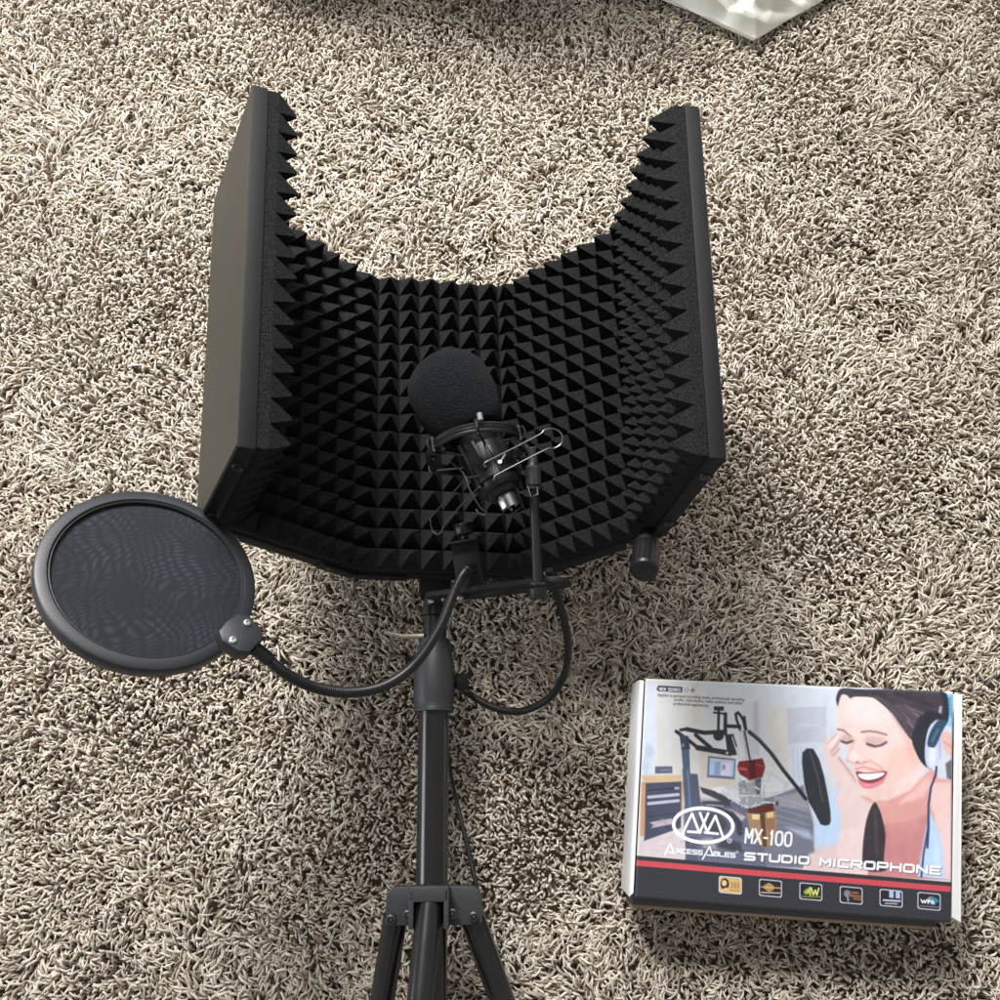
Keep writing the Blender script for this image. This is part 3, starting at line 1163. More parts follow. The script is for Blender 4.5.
def paint_print():
    global IMG
    # pale studio room
    g = np.clip((GX - 640) / 200, 0, 1)[..., None]
    h = np.clip((GY - 690) / 150, 0, 1)[..., None]
    IMG[:] = np.array([226, 223, 213.]) * (1 - g) + np.array([222, 230, 236.]) * g
    IMG[:] -= h * np.array([10, 14, 18.])
    poly('A', [(95, 60), (122, 60), (122, 300), (80, 300)], (222, 230, 240), 2, .8)
    poly('A', [(215, 60), (235, 60), (232, 300), (212, 300)], (212, 208, 200), 1.5, .6)
    poly('G1', [(385, 610), (700, 600), (780, 1000), (385, 1000)], (204, 194, 178), 2, .8)
    poly('G1', [(230, 0), (400, 0), (400, 600), (290, 600)], (226, 220, 206), 2, .7)
    poly('G2', [(195, 100), (235, 100), (240, 560), (185, 520)], (196, 198, 204), 1, .8)
    poly('G2', [(300, 120), (470, 150), (495, 760), (330, 600)], (228, 220, 202), 2, .7)
    poly('G2', [(470, 150), (800, 135), (800, 430), (485, 445)], (202, 203, 213), .8, .9)
    for k in range(6):
        line('G2', [(560 + k * 32, 300), (580 + k * 32, 290)], 14, (222, 224, 232), .6, .7)
    poly('G2', [(495, 455), (800, 440), (800, 900), (520, 780)], (216, 223, 231), 1, .9)
    for x in (520, 560, 590):
        line('G2', [(x, 470), (x + 10, 760)], 9, (190, 200, 212), .5, .8)
    # grey-blue desk area
    poly('G5', [(300, 130), (560, 40), (640, 330), (650, 680), (0, 660), (-40, 200)], (122, 124, 138), 1.5)
    poly('G5', [(330, 130), (560, 90), (600, 230), (340, 200)], (168, 166, 170), 1.5, .8)
    for y in (150, 190, 235, 290, 330):
        line('G5', [(350, y - 20), (600, y + 55)], 9, (178, 178, 184), .8, .55)
    poly('G5', [(420, 360), (600, 390), (640, 460), (560, 440)], (190, 208, 226), 2, .8)
    poly('G4', [(360, 330), (500, 230), (760, 260), (1000, 300), (1050, 830), (375, 760)], (104, 107, 124), 1)
    poly('G4', [(480, 120), (720, 150), (760, 250), (500, 260)], (214, 202, 194), 1.2, .7)
    poly('G4', [(495, 140), (640, 180), (760, 250), (740, 290), (520, 190)], (62, 64, 74), .6)
    poly('G4', [(590, 150), (700, 135), (730, 180), (650, 195)], (228, 226, 226), .6)
    poly('G4', [(520, 260), (730, 265), (760, 300), (540, 320)], (66, 68, 80), .7)
    line('G4', [(550, 290), (690, 300)], 14, (165, 160, 165), .6)
    poly('G4', [(680, 320), (760, 330), (880, 390), (830, 440), (740, 380)], (196, 180, 182), .7)
    line('G4', [(640, 330), (760, 370), (820, 440), (830, 520)], 50, (58, 60, 72), .8)
    ell('G4', (610, 440), 120, 80, 20, (70, 72, 84), 2)
    poly('G4', [(690, 570), (830, 600), (860, 690), (640, 640)], (66, 68, 80), 1)
    poly('G4', [(505, 575), (600, 560), (640, 660), (520, 650)], (170, 165, 165), 1, .8)
    # monitor
    poly('G1', [(480, 660), (755, 690), (742, 892), (468, 872)], (96, 102, 126), .4)
    poly('G1', [(494, 680), (742, 706), (730, 872), (486, 854)], (172, 197, 226), .4)
    poly('G1', [(494, 680), (742, 706), (740, 724), (493, 698)], (206, 196, 198), .4)
    poly('G1', [(545, 715), (605, 720), (595, 855), (535, 850)], (140, 165, 190), .5)
    poly('G1', [(612, 722), (712, 732), (700, 862), (604, 852)], (222, 210, 226), .5)
    poly('G1', [(620, 745), (650, 748), (645, 800), (618, 798)], (130, 150, 170), .4)
    line('G1', [(500, 850), (720, 870)], 8, (120, 128, 150), .3)
    # cabinet and stereo
    ell('B', (115, 480), 28, 42, 0, (190, 203, 216), 2, .8)
    ell('B', (95, 560), 22, 40, 0, (198, 212, 224), 2, .8)
    poly('G1', [(-50, 765), (120, 762), (122, 832), (-50, 836)], (98, 102, 120), .4)
    line('G1', [(5, 800), (95, 800)], 8, (160, 162, 176), .4)
    poly('G4', [(12, 50), (345, 38), (348, 95), (40, 108)], (216, 188, 148), .4)
    poly('G4', [(10, 100), (48, 104), (40, 555), (0, 548)], (208, 156, 116), .4)
    poly('G4', [(340, 92), (360, 90), (356, 380), (336, 384)], (206, 160, 124), .4)
    poly('G4', [(46, 108), (342, 96), (340, 480), (30, 592), (38, 550)], (72, 77, 94), .4)
    line('G4', [(70, 168), (325, 150)], 9, (46, 50, 62), .3)
    poly('G4', [(285, 142), (325, 140), (325, 160), (285, 163)], (176, 178, 192), .3)
    line('G4', [(70, 226), (318, 204)], 26, (194, 194, 208), .35)
    line('G4', [(70, 280), (318, 255)], 26, (194, 194, 208), .35)
    line('G4', [(60, 390), (330, 360)], 5, (44, 48, 60), .3)
    poly('G4', [(78, 436), (265, 402), (268, 450), (88, 486), (112, 460)], (192, 178, 182), .4)
    poly('G4', [(-10, 596), (30, 592), (375, 520), (378, 738), (-10, 704)], (218, 204, 204), .5)
    # boom stand post, dark column behind it
    poly('G4', [(415, 30), (478, 34), (505, 300), (425, 305)], (84, 88, 106), .5)
    poly('G1', [(210, 570), (290, 580), (305, 1000), (245, 1000)], (86, 96, 116), .4)
    poly('G4', [(350, -10), (412, -10), (436, 330), (372, 330)], (84, 96, 118), .4)
    line('G4', [(395, 0), (415, 300)], 10, (120, 134, 156), .3)
    poly('G4', [(376, 560), (470, 560), (480, 760), (380, 750)], (88, 92, 108), .5)
    K = (42, 46, 56)
    line('G1', [(160, 415), (260, 485), (385, 585)], 34, K)
    line('G1', [(262, 392), (440, 428), (650, 418)], 42, K)
    line('G1', [(205, 400), (265, 390)], 30, K)
    line('G1', [(355, 450), (500, 575)], 38, K)
    line('G1', [(375, 578), (700, 632)], 52, K)
    poly('G1', [(190, 450), (280, 460), (300, 590), (215, 600)], (56, 66, 84))
    poly('G1', [(650, 445), (735, 440), (765, 650), (672, 655)], K)
    ell('G1', (582, 458), 52, 50, 0, K)
    poly('G1', [(536, 165), (636, 165), (636, 206), (540, 206)], K)
    line('G1', [(586, 200), (580, 420)], 26, K)
    line('G1', [(538, 226), (660, 240)], 20, K)
    line('G1', [(652, 240), (650, 440)], 36, K)
    line('G1', [(660, 360), (795, 366)], 36, K)
    ell('G1', (668, 630), 13, 13, 0, (200, 204, 210), .25)
    ell('G1', (645, 462), 10, 10, 0, (180, 184, 190), .25)
    ell('G1', (228, 552), 14, 20, 0, (120, 134, 156), .3)
    line('G1', [(800, 400), (762, 290), (756, 240), (778, 225), (808, 262), (830, 300), (852, 390)], 26, K)
    # silver microphone and red band
    line('G2', [(25, 395), (88, 590)], 28, (206, 211, 216))
    line('G2', [(20, 375), (52, 470)], 14, (70, 74, 84))
    line('G2', [(98, 350), (132, 590)], 42, (192, 190, 186))
    line('G2', [(92, 355), (122, 590)], 8, (236, 236, 234), .3)
    line('G2', [(150, 335), (194, 590)], 34, (204, 203, 200))
    line('G2', [(120, 345), (166, 590)], 15, (58, 52, 54))
    line('G2', [(118, 225), (132, 330)], 20, K)
    poly('G2', [(72, 595), (160, 585), (268, 568), (292, 640), (268, 722), (160, 752), (78, 700), (58, 645)], (122, 38, 42))
    poly('G2', [(155, 590), (205, 585), (215, 735), (160, 750)], (84, 24, 30), .6)
    poly('G2', [(70, 640), (140, 655), (140, 672), (66, 662)], (206, 92, 92), .5)
    line('G2', [(215, 620), (285, 640)], 8, (196, 84, 84), .4)
    poly('G2', [(72, 735), (160, 755), (276, 720), (285, 860), (270, 985), (110, 985), (70, 880)], (158, 162, 163), .5)
    poly('G2', [(205, 745), (260, 725), (262, 860), (215, 880)], (88, 90, 94), .8)
    line('G2', [(270, 740), (262, 860)], 24, (214, 218, 216), .5)
    L = (228, 231, 231)
    for p in ([(-30, 815), (105, 742), (262, 842)], [(-20, 880), (60, 940), (172, 988), (275, 932), (392, 944)], [(50, 880), (285, 884)],
              [(285, 690), (335, 688), (465, 780), (435, 850), (285, 880)], [(292, 800), (330, 715)], [(-60, 840), (-10, 905)], [(300, 890), (430, 850)]):
        line('G2', p, 16, (150, 154, 156), .3)
        line('G2', p, 10, L, .3)
    ell('G2', (468, 800), 16, 40, 20, (206, 200, 190), .4)
    ell('G2', (25, 840), 26, 22, 0, (208, 212, 220), .5)
    ell('G2', (388, 945), 14, 20, 0, (70, 72, 80), .4)
    poly('G2', [(90, 728), (130, 728), (128, 752), (92, 752)], (226, 228, 228), .3)
    poly('G5', [(138, 215), (325, 175), (340, 250), (130, 262)], (94, 46, 42), .5)
    poly('G5', [(122, 250), (230, 262), (342, 235), (356, 320), (344, 420), (296, 512), (250, 518), (205, 470), (150, 380)], (170, 138, 102))
    poly('G5', [(225, 255), (262, 258), (280, 510), (250, 515)], (92, 62, 46), .8)
    poly('G5', [(165, 262), (226, 264), (222, 304), (168, 302)], (246, 222, 160), .5)
    poly('G5', [(275, 250), (330, 240), (332, 285), (280, 295)], (238, 208, 140), .6)
    poly('G5', [(270, 300), (345, 290), (338, 400), (292, 480)], (160, 118, 84), 1.2)
    # gooseneck and pop filter
    line('G2', [(160, 350), (240, 415), (340, 525), (450, 680), (545, 800), (625, 905)], 31, (42, 44, 52))
    line('G2', [(170, 352), (250, 415), (345, 520), (455, 675)], 6, (108, 110, 118), .3)
    # woman with headphones: pale backdrop, skin, hair
    poly('G3', [(-40, 700), (90, 760), (160, 900), (120, 1130), (-40, 1150)], (200, 220, 240), 2.5)
    S = (243, 214, 203)
    poly('E', [(260, -30), (500, -30), (420, 140), (400, 300), (425, 420), (100, 410), (95, 330), (250, 250), (285, 120)], (240, 213, 207), .8)
    poly('E', [(100, 300), (250, 250), (270, 330), (180, 420), (95, 410)], (232, 205, 200), 1.5)
    poly('E', [(470, 0), (790, -80), (905, -80), (905, 445), (430, 425)], (206, 138, 136), .5)
    poly('E', [(480, 10), (700, -60), (780, 10), (700, 160), (560, 200)], (216, 150, 144), 3)
    poly('E', [(790, 0), (905, -60), (905, 446), (838, 436), (805, 140)], (240, 208, 204), .8)
    poly('E', [(778, 60), (842, 240), (856, 438), (706, 424), (748, 180)], (190, 216, 240), .5)
    poly('E', [(800, 190), (830, 260), (840, 430), (790, 430)], (206, 228, 248), 1)
    poly('G3', [(400, 830), (640, 730), (790, 600), (850, 670), (945, 690), (945, 850), (440, 1000)], (224, 163, 152), .8)
    poly('G3', [(780, 700), (945, 690), (945, 960), (830, 1000), (785, 850)], (242, 206, 196), 1.5)
    poly('G3', [(640, 740), (790, 610), (800, 700), (740, 800), (560, 850)], (238, 188, 176), 1.5)
    # raised arm and hand
    poly('G3', [(12, 440), (40, 400), (120, 335), (150, 380), (118, 470), (140, 520), (240, 640), (300, 760), (380, 850), (310, 1010), (150, 1010), (165, 800), (60, 610)], (238, 212, 202), .6)
    line('G3', [(60, 420), (110, 370), (140, 365)], 26, (246, 226, 216), .8)
    line('G3', [(75, 480), (120, 430), (140, 395)], 8, (206, 156, 142), .5)
    line('G3', [(85, 500), (130, 455)], 20, (226, 180, 166), .8, .8)
    line('G3', [(130, 520), (190, 600), (250, 690)], 14, (206, 160, 146), 1.0, .8)
    # face
    poly('G3', [(118, 310), (122, 150), (140, 75), (260, 70), (420, 90), (500, 180), (640, 330), (690, 440), (705, 560), (765, 615), (720, 700), (620, 770), (480, 836),
                (380, 840), (312, 800), (285, 730), (245, 640), (215, 575), (186, 535), (200, 470), (150, 420)], S, .5)
    poly('G3', [(300, 560), (460, 590), (600, 480), (690, 470), (700, 580), (560, 700), (470, 836), (380, 838), (310, 790)], (240, 204, 190), 3.5, .8)
    ell('G3', (560, 520), 110, 80, -20, (246, 198, 182), 5, .8)
    ell('G3', (300, 180), 150, 90, 0, (250, 228, 220), 6, .8)
    ell('G3', (650, 430), 40, 120, -25, (232, 176, 160), 4, .6)
    line('G3', [(300, 795), (380, 838), (480, 834), (640, 765), (770, 630)], 18, (214, 150, 138), 1.2, .8)
    line('G3', [(710, 640), (755, 610)], 40, (238, 214, 222), 1.5, .8)
    # soften the modelling of skin before hair and features are drawn
    sx_ = int(np.argmin(np.abs(U[0] - .575)))
    ylim = int(NY * .80)
    IMG[:ylim, sx_:] += mottle(3, 14, 2.6)[:ylim, sx_:] * np.array([1, .9, .8])
    blur(2.1, (slice(0, ylim), slice(sx_, NX)))
    # hair
    poly('G3', [(118, 135), (112, 95), (140, 30), (210, 22), (300, 30), (880, 50), (895, 250), (740, 250), (690, 330), (655, 395), (585, 305), (525, 215), (470, 140),
                (380, 92), (250, 84), (215, 96), (190, 74), (150, 72), (125, 150)], (72, 63, 72), .5)
    poly('G3', [(460, 130), (640, 120), (700, 260), (650, 380), (560, 280)], (96, 84, 92), 2.5, .7)
    for p, w in (([(555, 150), (640, 270)], 16), ([(590, 130), (700, 220)], 18), ([(520, 180), (610, 300)], 10), ([(660, 170), (740, 210)], 14), ([(610, 230), (660, 300)], 10)):
        line('G3', p, w, (150, 132, 140), 1.0, .8)
    hr_ = random.Random(4)
    g0 = [(290, 36), (520, 42), (700, 60), (890, 90)]
    g1 = [(400, 96), (520, 205), (590, 300), (655, 385)]
    for q in range(90):
        t = hr_.random()
        jt = [hr_.uniform(-9, 9) for _ in range(4)]
        pts = [(a[0] * (1 - t) + c[0] * t + jt[i_], a[1] * (1 - t) + c[1] * t + jt[i_]) for i_, (a, c) in enumerate(zip(g0, g1))]
        if hr_.random() < .6:
            pts = pts[:3] if hr_.random() < .5 else pts[1:]
        tone = hr_.choice([(44, 38, 46), (52, 46, 54), (96, 84, 92), (116, 100, 106), (84, 72, 78), (60, 52, 60)])
        line('G3', pts, hr_.uniform(4, 9), tone, .4, hr_.uniform(.3, .7))
    line('G3', [(240, 50), (420, 60), (520, 130)], 20, (50, 44, 52), 1.5, .8)
    line('G3', [(540, 60), (700, 110), (800, 150)], 24, (48, 44, 54), 1.5, .8)
    # features
    line('G3', [(122, 316), (165, 325), (215, 368)], 13, (150, 116, 108), .5, .9)
    line('G3', [(292, 336), (350, 330), (410, 338), (470, 356)], 15, (162, 120, 110), .6, .9)
    ell('G3', (190, 385), 45, 32, 0, (206, 168, 156), 2, .8)
    ell('G3', (395, 405), 80, 36, 4, (220, 180, 172), 2, .9)
    line('G3', [(148, 400), (185, 414), (228, 400)], 15, (104, 82, 84), .5)
    line('G3', [(330, 418), (390, 438), (430, 432), (470, 408)], 14, (100, 78, 84), .5)
    line('G3', [(330, 405), (345, 380), (330, 360)], 8, (214, 160, 152), .8, .7)
    line('G3', [(245, 400), (205, 480), (190, 535)], 12, (226, 180, 166), 1.2, .8)
    line('G3', [(190, 540), (235, 558), (290, 560), (340, 545)], 14, (220, 158, 146), 1.0, .9)
    ell('G3', (235, 515), 32, 34, 0, (252, 232, 222), 3, .8)
    ell('G3', (335, 530), 26, 24, 0, (244, 206, 194), 2, .8)
    line('G3', [(350, 540), (420, 580), (478, 640)], 12, (222, 162, 148), 1.5, .8)
    line('G3', [(252, 600), (300, 585), (400, 610), (470, 622)], 14, (214, 146, 140), 1.0, .8)
    poly('G3', [(252, 618), (330, 628), (400, 624), (472, 618), (440, 676), (360, 706), (285, 684)], (140, 62, 72), .4)
    poly('G3', [(268, 636), (360, 632), (456, 626), (424, 658), (350, 678), (290, 668)], (250, 250, 252), .35)
    poly('G3', [(264, 672), (292, 688), (360, 702), (440, 672), (474, 628), (452, 690), (400, 726), (340, 742), (288, 722)], (226, 138, 146), .5)
    line('G3', [(310, 715), (390, 712)], 10, (246, 160, 170), 1, .8)
    ell('G3', (310, 776), 26, 12, 20, (248, 220, 208), 2, .7)
    # fingers, nostril and chin drawn crisp over the soft skin
    for p in ([(72, 478), (98, 448), (126, 402), (138, 384)], [(88, 506), (118, 476), (138, 452)], [(46, 420), (86, 384), (118, 352)], [(128, 520), (176, 578), (236, 660)]):
        line('G3', p, 6, (196, 146, 134), .35, .75)
    line('G3', [(62, 452), (92, 418), (122, 376)], 12, (250, 232, 224), .6, .8)
    ell('G3', (262, 550), 13, 7, 8, (170, 104, 98), .5, .8)
    ell('G3', (318, 548), 9, 5, -8, (188, 124, 116), .5, .7)
    line('G3', [(330, 428), (360, 440), (395, 446)], 5, (70, 54, 58), .3, .8)
    line('G3', [(150, 408), (186, 421), (222, 408)], 5, (74, 58, 60), .3, .8)
    line('G3', [(252, 620), (300, 628), (360, 626), (420, 622), (470, 618)], 5, (176, 92, 98), .3, .8)
    for x in (300, 335, 372, 408):
        line('G3', [(x, 634), (x + 2, 668)], 2.5, (214, 206, 210), .3, .7)
    # dark lock of hair on the chest
    poly('E', [(462, 14), (490, 44), (512, 110), (528, 200), (520, 330), (530, 392), (415, 386), (402, 270), (422, 110)], (58, 52, 55), .5)
    line('E', [(470, 60), (480, 300)], 14, (84, 76, 78), 1.5, .7)
    # headphones
    poly('G3', [(890, 60), (945, 66), (945, 300), (905, 290), (915, 200)], (150, 205, 230), .6)
    line('G3', [(925, 90), (932, 220)], 14, (74, 160, 200), .8)
    poly('G3', [(850, 50), (905, 66), (920, 180), (912, 262), (872, 300), (884, 160)], (40, 48, 62), .4)
    line('G3', [(860, 160), (850, 230)], 22, (196, 192, 200), .6, .8)
    poly('G3', [(700, 240), (790, 180), (888, 232), (790, 280), (752, 400), (756, 520), (795, 604), (735, 568), (690, 500), (652, 395), (670, 320)], (42, 45, 54), .5)
    ell('G3', (812, 425), 62, 178, 9, (204, 210, 230), .4)
    ell('G3', (800, 500), 26, 80, 4, (232, 236, 246), 1.5)
    line('G3', [(850, 380), (858, 520)], 10, (176, 184, 208), .8)
    poly('G3', [(852, 250), (905, 262), (868, 340), (824, 436), (795, 446), (764, 430), (775, 360), (810, 290)], (52, 78, 98), .5)
    line('G3', [(800, 400), (840, 320)], 16, (86, 118, 140), .8)
    poly('G3', [(866, 350), (915, 335), (945, 400), (945, 505), (905, 490), (868, 420)], (238, 192, 182), .5)
    line('G3', [(880, 400), (935, 445)], 7, (206, 146, 136), .4)
    poly('G3', [(895, 560), (940, 530), (940, 680), (905, 665)], (112, 108, 106), .8)
    line('G3', [(830, 585), (825, 640), (790, 730), (772, 860), (774, 1000), (765, 1160)], 15, (56, 60, 92), .4)
    line('E', [(768, 30), (764, 160), (740, 300), (728, 425)], 11, (62, 78, 110), .4)
    # pop filter over it all
    poly('G2', [(596, 600), (600, 520), (638, 486), (690, 490), (740, 580), (780, 720), (815, 900), (832, 1010), (836, 1090), (824, 1120), (790, 1130), (750, 1118), (690, 1000), (650, 930), (615, 780)], (46, 50, 56), .45)
    line('G2', [(660, 510), (720, 700), (768, 930)], 9, (104, 108, 116), .5, .8)
    line('G2', [(610, 530), (625, 500), (660, 490)], 8, (80, 84, 92), .5, .8)
    # small darks and lights that give the silver cage its sparkle
    dr_ = random.Random(8)
    for q in range(46):
        x, y = dr_.uniform(60, 290), dr_.uniform(740, 975)
        a = dr_.uniform(0, 3.14)
        l_ = dr_.uniform(8, 40)
        line('G2', [(x, y), (x + l_ * math.cos(a), y + l_ * math.sin(a))], dr_.uniform(5, 11), dr_.choice([(92, 94, 100), (238, 240, 240), (130, 132, 134), (210, 204, 192)]), .35, .7)
    for q in range(70):
        x, y = dr_.uniform(-260, 560), dr_.uniform(260, 700)
        line('G4', [(x + 360, y), (x + 360 + dr_.uniform(10, 60), y + dr_.uniform(-8, 26))], dr_.uniform(3, 10), dr_.choice([(60, 62, 74), (140, 142, 156), (84, 88, 104), (176, 170, 172)]), .5, .28)
    IMG += mottle(9, 20, 2.2)
    blur(.85)
    # bottom band, thin dark rule and red rule
    bot = [(600, 853.0), (980, 886.0)]
    poly('P', [(600, 852.6), (980, 884.6), (980, 960), (600, 960)], (50, 51, 58), .4)
    poly('P', [(600, 856.9), (980, 888.6), (980, 894.4), (600, 862.7)], (208, 78, 86), .4)
    # icons
    for i, (x, y) in enumerate([(120, 80), (280, 92), (442, 106), (604, 121), (764, 133), (915, 145)]):
        def q(pts):
            return [(x + a, y + b_ + a * .09) for a, b_ in pts]
        rr = [(-46, -28), (-40, -34), (40, -34), (46, -28), (46, 28), (40, 34), (-40, 34), (-46, 28)]
        poly('G6', q(rr), (214, 214, 220), .3)
        inn = [(a * .92, b_ * .89) for a, b_ in rr]
        poly('G6', q(inn), (214, 178, 112) if i == 0 else (34, 35, 42), .3)
        if i == 0:
            ell('G6', q([(-22, -2)])[0], 17, 24, 0, (60, 44, 32), .3)
            ell('G6', q([(-24, -6)])[0], 10, 12, 0, (236, 200, 140), .3)
            poly('G6', q([(-36, 20), (-12, 10), (-6, 24), (-36, 26)]), (230, 190, 130), .3)
            for a in (4, 16, 28):
                line('G6', q([(a, -12), (a + 7, 0), (a, 10)]), 4, (146, 104, 58), .25)
            line('G6', q([(0, 20), (36, 20)]), 4, (150, 110, 60), .3, .8)
        elif i == 1:
            line('G6', q([(-36, -2), (40, -4)]), 5, (220, 160, 80), .3)
            for a, b_ in ((-22, 6), (-14, 12), (-6, 16), (2, 13), (10, 7)):
                line('G6', q([(a, -3 - b_), (a, -3 + b_)]), 5, (240, 186, 96), .25)
            line('G6', q([(-36, 20), (38, 16)]), 5, (226, 196, 170), .3, .9)
        elif i == 2:
            poly('G6', q([(-30, 4), (-14, -14), (-4, 8), (-22, 14)]), (150, 176, 60), .3)
            line('G6', q([(-12, 4), (-4, -16), (-2, 14)]), 6, (220, 222, 90), .3)
            line('G6', q([(2, -14), (10, 12), (18, -8), (24, 12), (32, -16)]), 6, (232, 232, 120), .3)
            line('G6', q([(-36, 22), (38, 18)]), 4, (150, 156, 70), .3)
        elif i == 3:
            ell('G6', q([(-16, -6)])[0], 14, 14, 0, (128, 130, 138), .6)
            line('G6', q([(-16, -4), (-12, 22)]), 8, (150, 150, 156), .4)
            line('G6', q([(-8, 0), (36, 2)]), 12, (150, 96, 66), .6, .9)
            line('G6', q([(4, -12), (28, -12)]), 5, (190, 120, 74), .4)
            line('G6', q([(10, 12), (38, 14)]), 6, (176, 106, 66), .5)
        elif i == 4:
            poly('G6', q([(-8, -31), (10, -31), (10, -2), (-8, -2)]), (176, 196, 216), .4)
            poly('G6', q([(18, -31), (36, -31), (36, -2), (18, -2)]), (176, 196, 216), .4)
            line('G6', q([(-30, 10), (36, 8)]), 7, (226, 226, 230), .4, .9)
            line('G6', q([(-22, 22), (24, 20)]), 6, (206, 206, 212), .4, .8)
        else:
            poly('G6', q([(-10, -4), (8, -22), (34, -12), (38, -2), (14, 14)]), (60, 140, 172), .5)
            poly('G6', q([(-16, 0), (2, -20), (8, -6), (-4, 4)]), (176, 150, 110), .5)
            line('G6', q([(-32, -4), (-26, 8), (-20, -2), (-16, 8), (-10, -4)]), 5, (240, 240, 244), .25)
            line('G6', q([(-4, 9), (-4, -4), (6, -2), (-2, 3)]), 5, (240, 240, 244), .25)
            line('G6', q([(10, 8), (14, -4), (20, 8)]), 5, (236, 238, 244), .25)
            line('G6', q([(-36, 22), (38, 20)]), 5, (120, 122, 128), .4)
    # ---- lettering
    GL = {'S': [[(1, 1), (.08, 1), (0, .9), (0, .6), (.1, .5), (.9, .5), (1, .4), (1, .1), (.92, 0), (0, 0)]], 'T': [[(0, 1), (1, 1)], [(.5, 1), (.5, 0)]],
          'U': [[(0, 1), (0, .15), (.12, 0), (.88, 0), (1, .15), (1, 1)]], 'D': [[(0, 0), (0, 1), (.82, 1), (1, .8), (1, .2), (.82, 0), (0, 0)]], 'I': [[(.5, 1), (.5, 0)]],
          'O': [[(.12, 0), (0, .15), (0, .85), (.12, 1), (.88, 1), (1, .85), (1, .15), (.88, 0), (.12, 0)]], 'M': [[(0, 0), (0, 1), (.5, .35), (1, 1), (1, 0)]],
          'C': [[(1, 1), (.12, 1), (0, .85), (0, .15), (.12, 0), (1, 0)]], 'R': [[(0, 0), (0, 1), (.9, 1), (1, .88), (1, .58), (.9, .45), (0, .45)], [(.5, .45), (1, 0)]],
          'P': [[(0, 0), (0, 1), (.9, 1), (1, .88), (1, .52), (.9, .4), (0, .4)]], 'H': [[(0, 0), (0, 1)], [(1, 0), (1, 1)], [(0, .5), (1, .5)]],
          'N': [[(0, 0), (0, 1), (1, 0), (1, 1)]], 'E': [[(1, 1), (0, 1), (0, 0), (1, 0)], [(0, .5), (.9, .5)]], 'X': [[(0, 1), (1, 0)], [(1, 1), (0, 0)]],
          'B': [[(0, 0), (0, 1), (.88, 1), (1, .88), (1, .6), (.9, .5), (0, .5)], [(.9, .5), (1, .4), (1, .12), (.88, 0), (0, 0)]], 'L': [[(0, 1), (0, 0), (1, 0)]],
          'W': [[(0, 1), (.22, 0), (.5, .75), (.78, 0), (1, 1)]], '-': [[(.1, .45), (.9, .45)]], '1': [[(.15, .8), (.55, 1), (.55, 0)]],
          '0': [[(.5, 0), (.12, .08), (0, .3), (0, .7), (.12, .92), (.5, 1), (.88, .92), (1, .7), (1, .3), (.88, .08), (.5, 0)]], ' ': []}

        # proportional advance: narrow I, 1 and hyphen
    def text(s, p0, p1, h, w, col, gap=.32, slant=0, wd={'I': .16, '1': .5, '-': .55, ' ': .6}, soft=.25, shadow=None):
        p0, p1 = np.array(p0, float), np.array(p1, float)
        d = p1 - p0
        unit = sum(wd.get(c, 1) for c in s) + gap * (len(s) - 1)
        ln_ = np.linalg.norm(d)
        ex = d / ln_
        ey = np.array([ex[1], -ex[0]])
        cw = ln_ / unit
        for pas in ((1, 0) if shadow else (0,)):
            x = 0
            for c in s:
                cwid = wd.get(c, 1)
                for st_ in GL[c]:
                    pts = [p0 + ex * (x + (a if cwid == 1 else (a * cwid if c != 'I' else .08)) + slant * b_) * cw + ey * b_ * h for a, b_ in st_]
                    if pas:
                        line('P', [pt_ + np.array([.5, .6]) for pt_ in pts], w * 1.25, shadow, .5, .7)
                    else:
                        line('P', pts, w, col, soft)
                x += cwid + gap
    Wt = (252, 252, 254)
    text('STUDIO', (744.6, 859.2), (807.8, 863.6), 6.4, 2.35, Wt, .33, shadow=(60, 60, 72))
    text('MICROPHONE', (820.0, 865.0), (939.4, 873.9), 6.8, 2.35, Wt, .36, shadow=(90, 76, 84))
    text('MX-100', (744.8, 842.2), (790.2, 846.2), 13.8, 2.15, Wt, .42)
    ell('G4', (525, 460), 246, 142, 3, Wt, .3, 1, ring=30)
    for p in ([(345, 545), (432, 362), (490, 516)], [(398, 512), (500, 520)], [(498, 358), (560, 520)], [(566, 360), (496, 520)],
              [(556, 520), (626, 382), (692, 566)], [(540, 520), (645, 530)]):
        line('G4', p, 21, Wt, .28)
    ell('G4', (742, 588), 17, 17, 0, Wt, .25, .9, ring=6)
    ell('G4', (742, 588), 6, 7, 0, Wt, .3, .7)
    line('G4', [(205, 706), (252, 612), (282, 690)], 12, Wt, .25)
    line('G4', [(240, 684), (282, 690)], 10, Wt, .25)
    text('XCESS', (676.2, 852.6), (702.0, 854.6), 4.0, 1.15, Wt, .34)
    line('G4', [(520, 742), (578, 636), (604, 712)], 12, Wt, .25)
    line('G4', [(555, 706), (602, 712)], 10, Wt, .25)
    text('BLES', (713.4, 855.4), (734.4, 857.2), 4.0, 1.15, Wt, .34)
    ell('G4', (806, 682), 8, 8, 0, Wt, .25, .9, ring=4)
    # NEW SERIES pill and two small round marks
    c_ = FR['P']
    pill = [(657.0, 687.6), (658.3, 685.6), (682.2, 687.0), (682.0, 692.6), (658.0, 691.2), (656.6, 689.8)]
    poly('P', pill, (52, 52, 60), .3)
    text('NEW SERIES', (659.0, 690.2), (680.2, 691.4), 2.7, .62, (246, 246, 248), .38, soft=.22)
    for x, y in ((686.3, 690.0), (692.8, 690.6)):
        ell('P', (x, y), 2.1, 2.1, 0, (96, 96, 100), .22, .9, ring=.45)
    ell('P', (692.6, 690.4), 1.0, 1.0, 0, (46, 46, 54), .3)
    line('P', [(685.2, 690.2), (687.4, 690.0)], .4, (110, 110, 116), .22)
    # slight print mottling
    IMG *= np.array([.985, 1.0, 1.045])
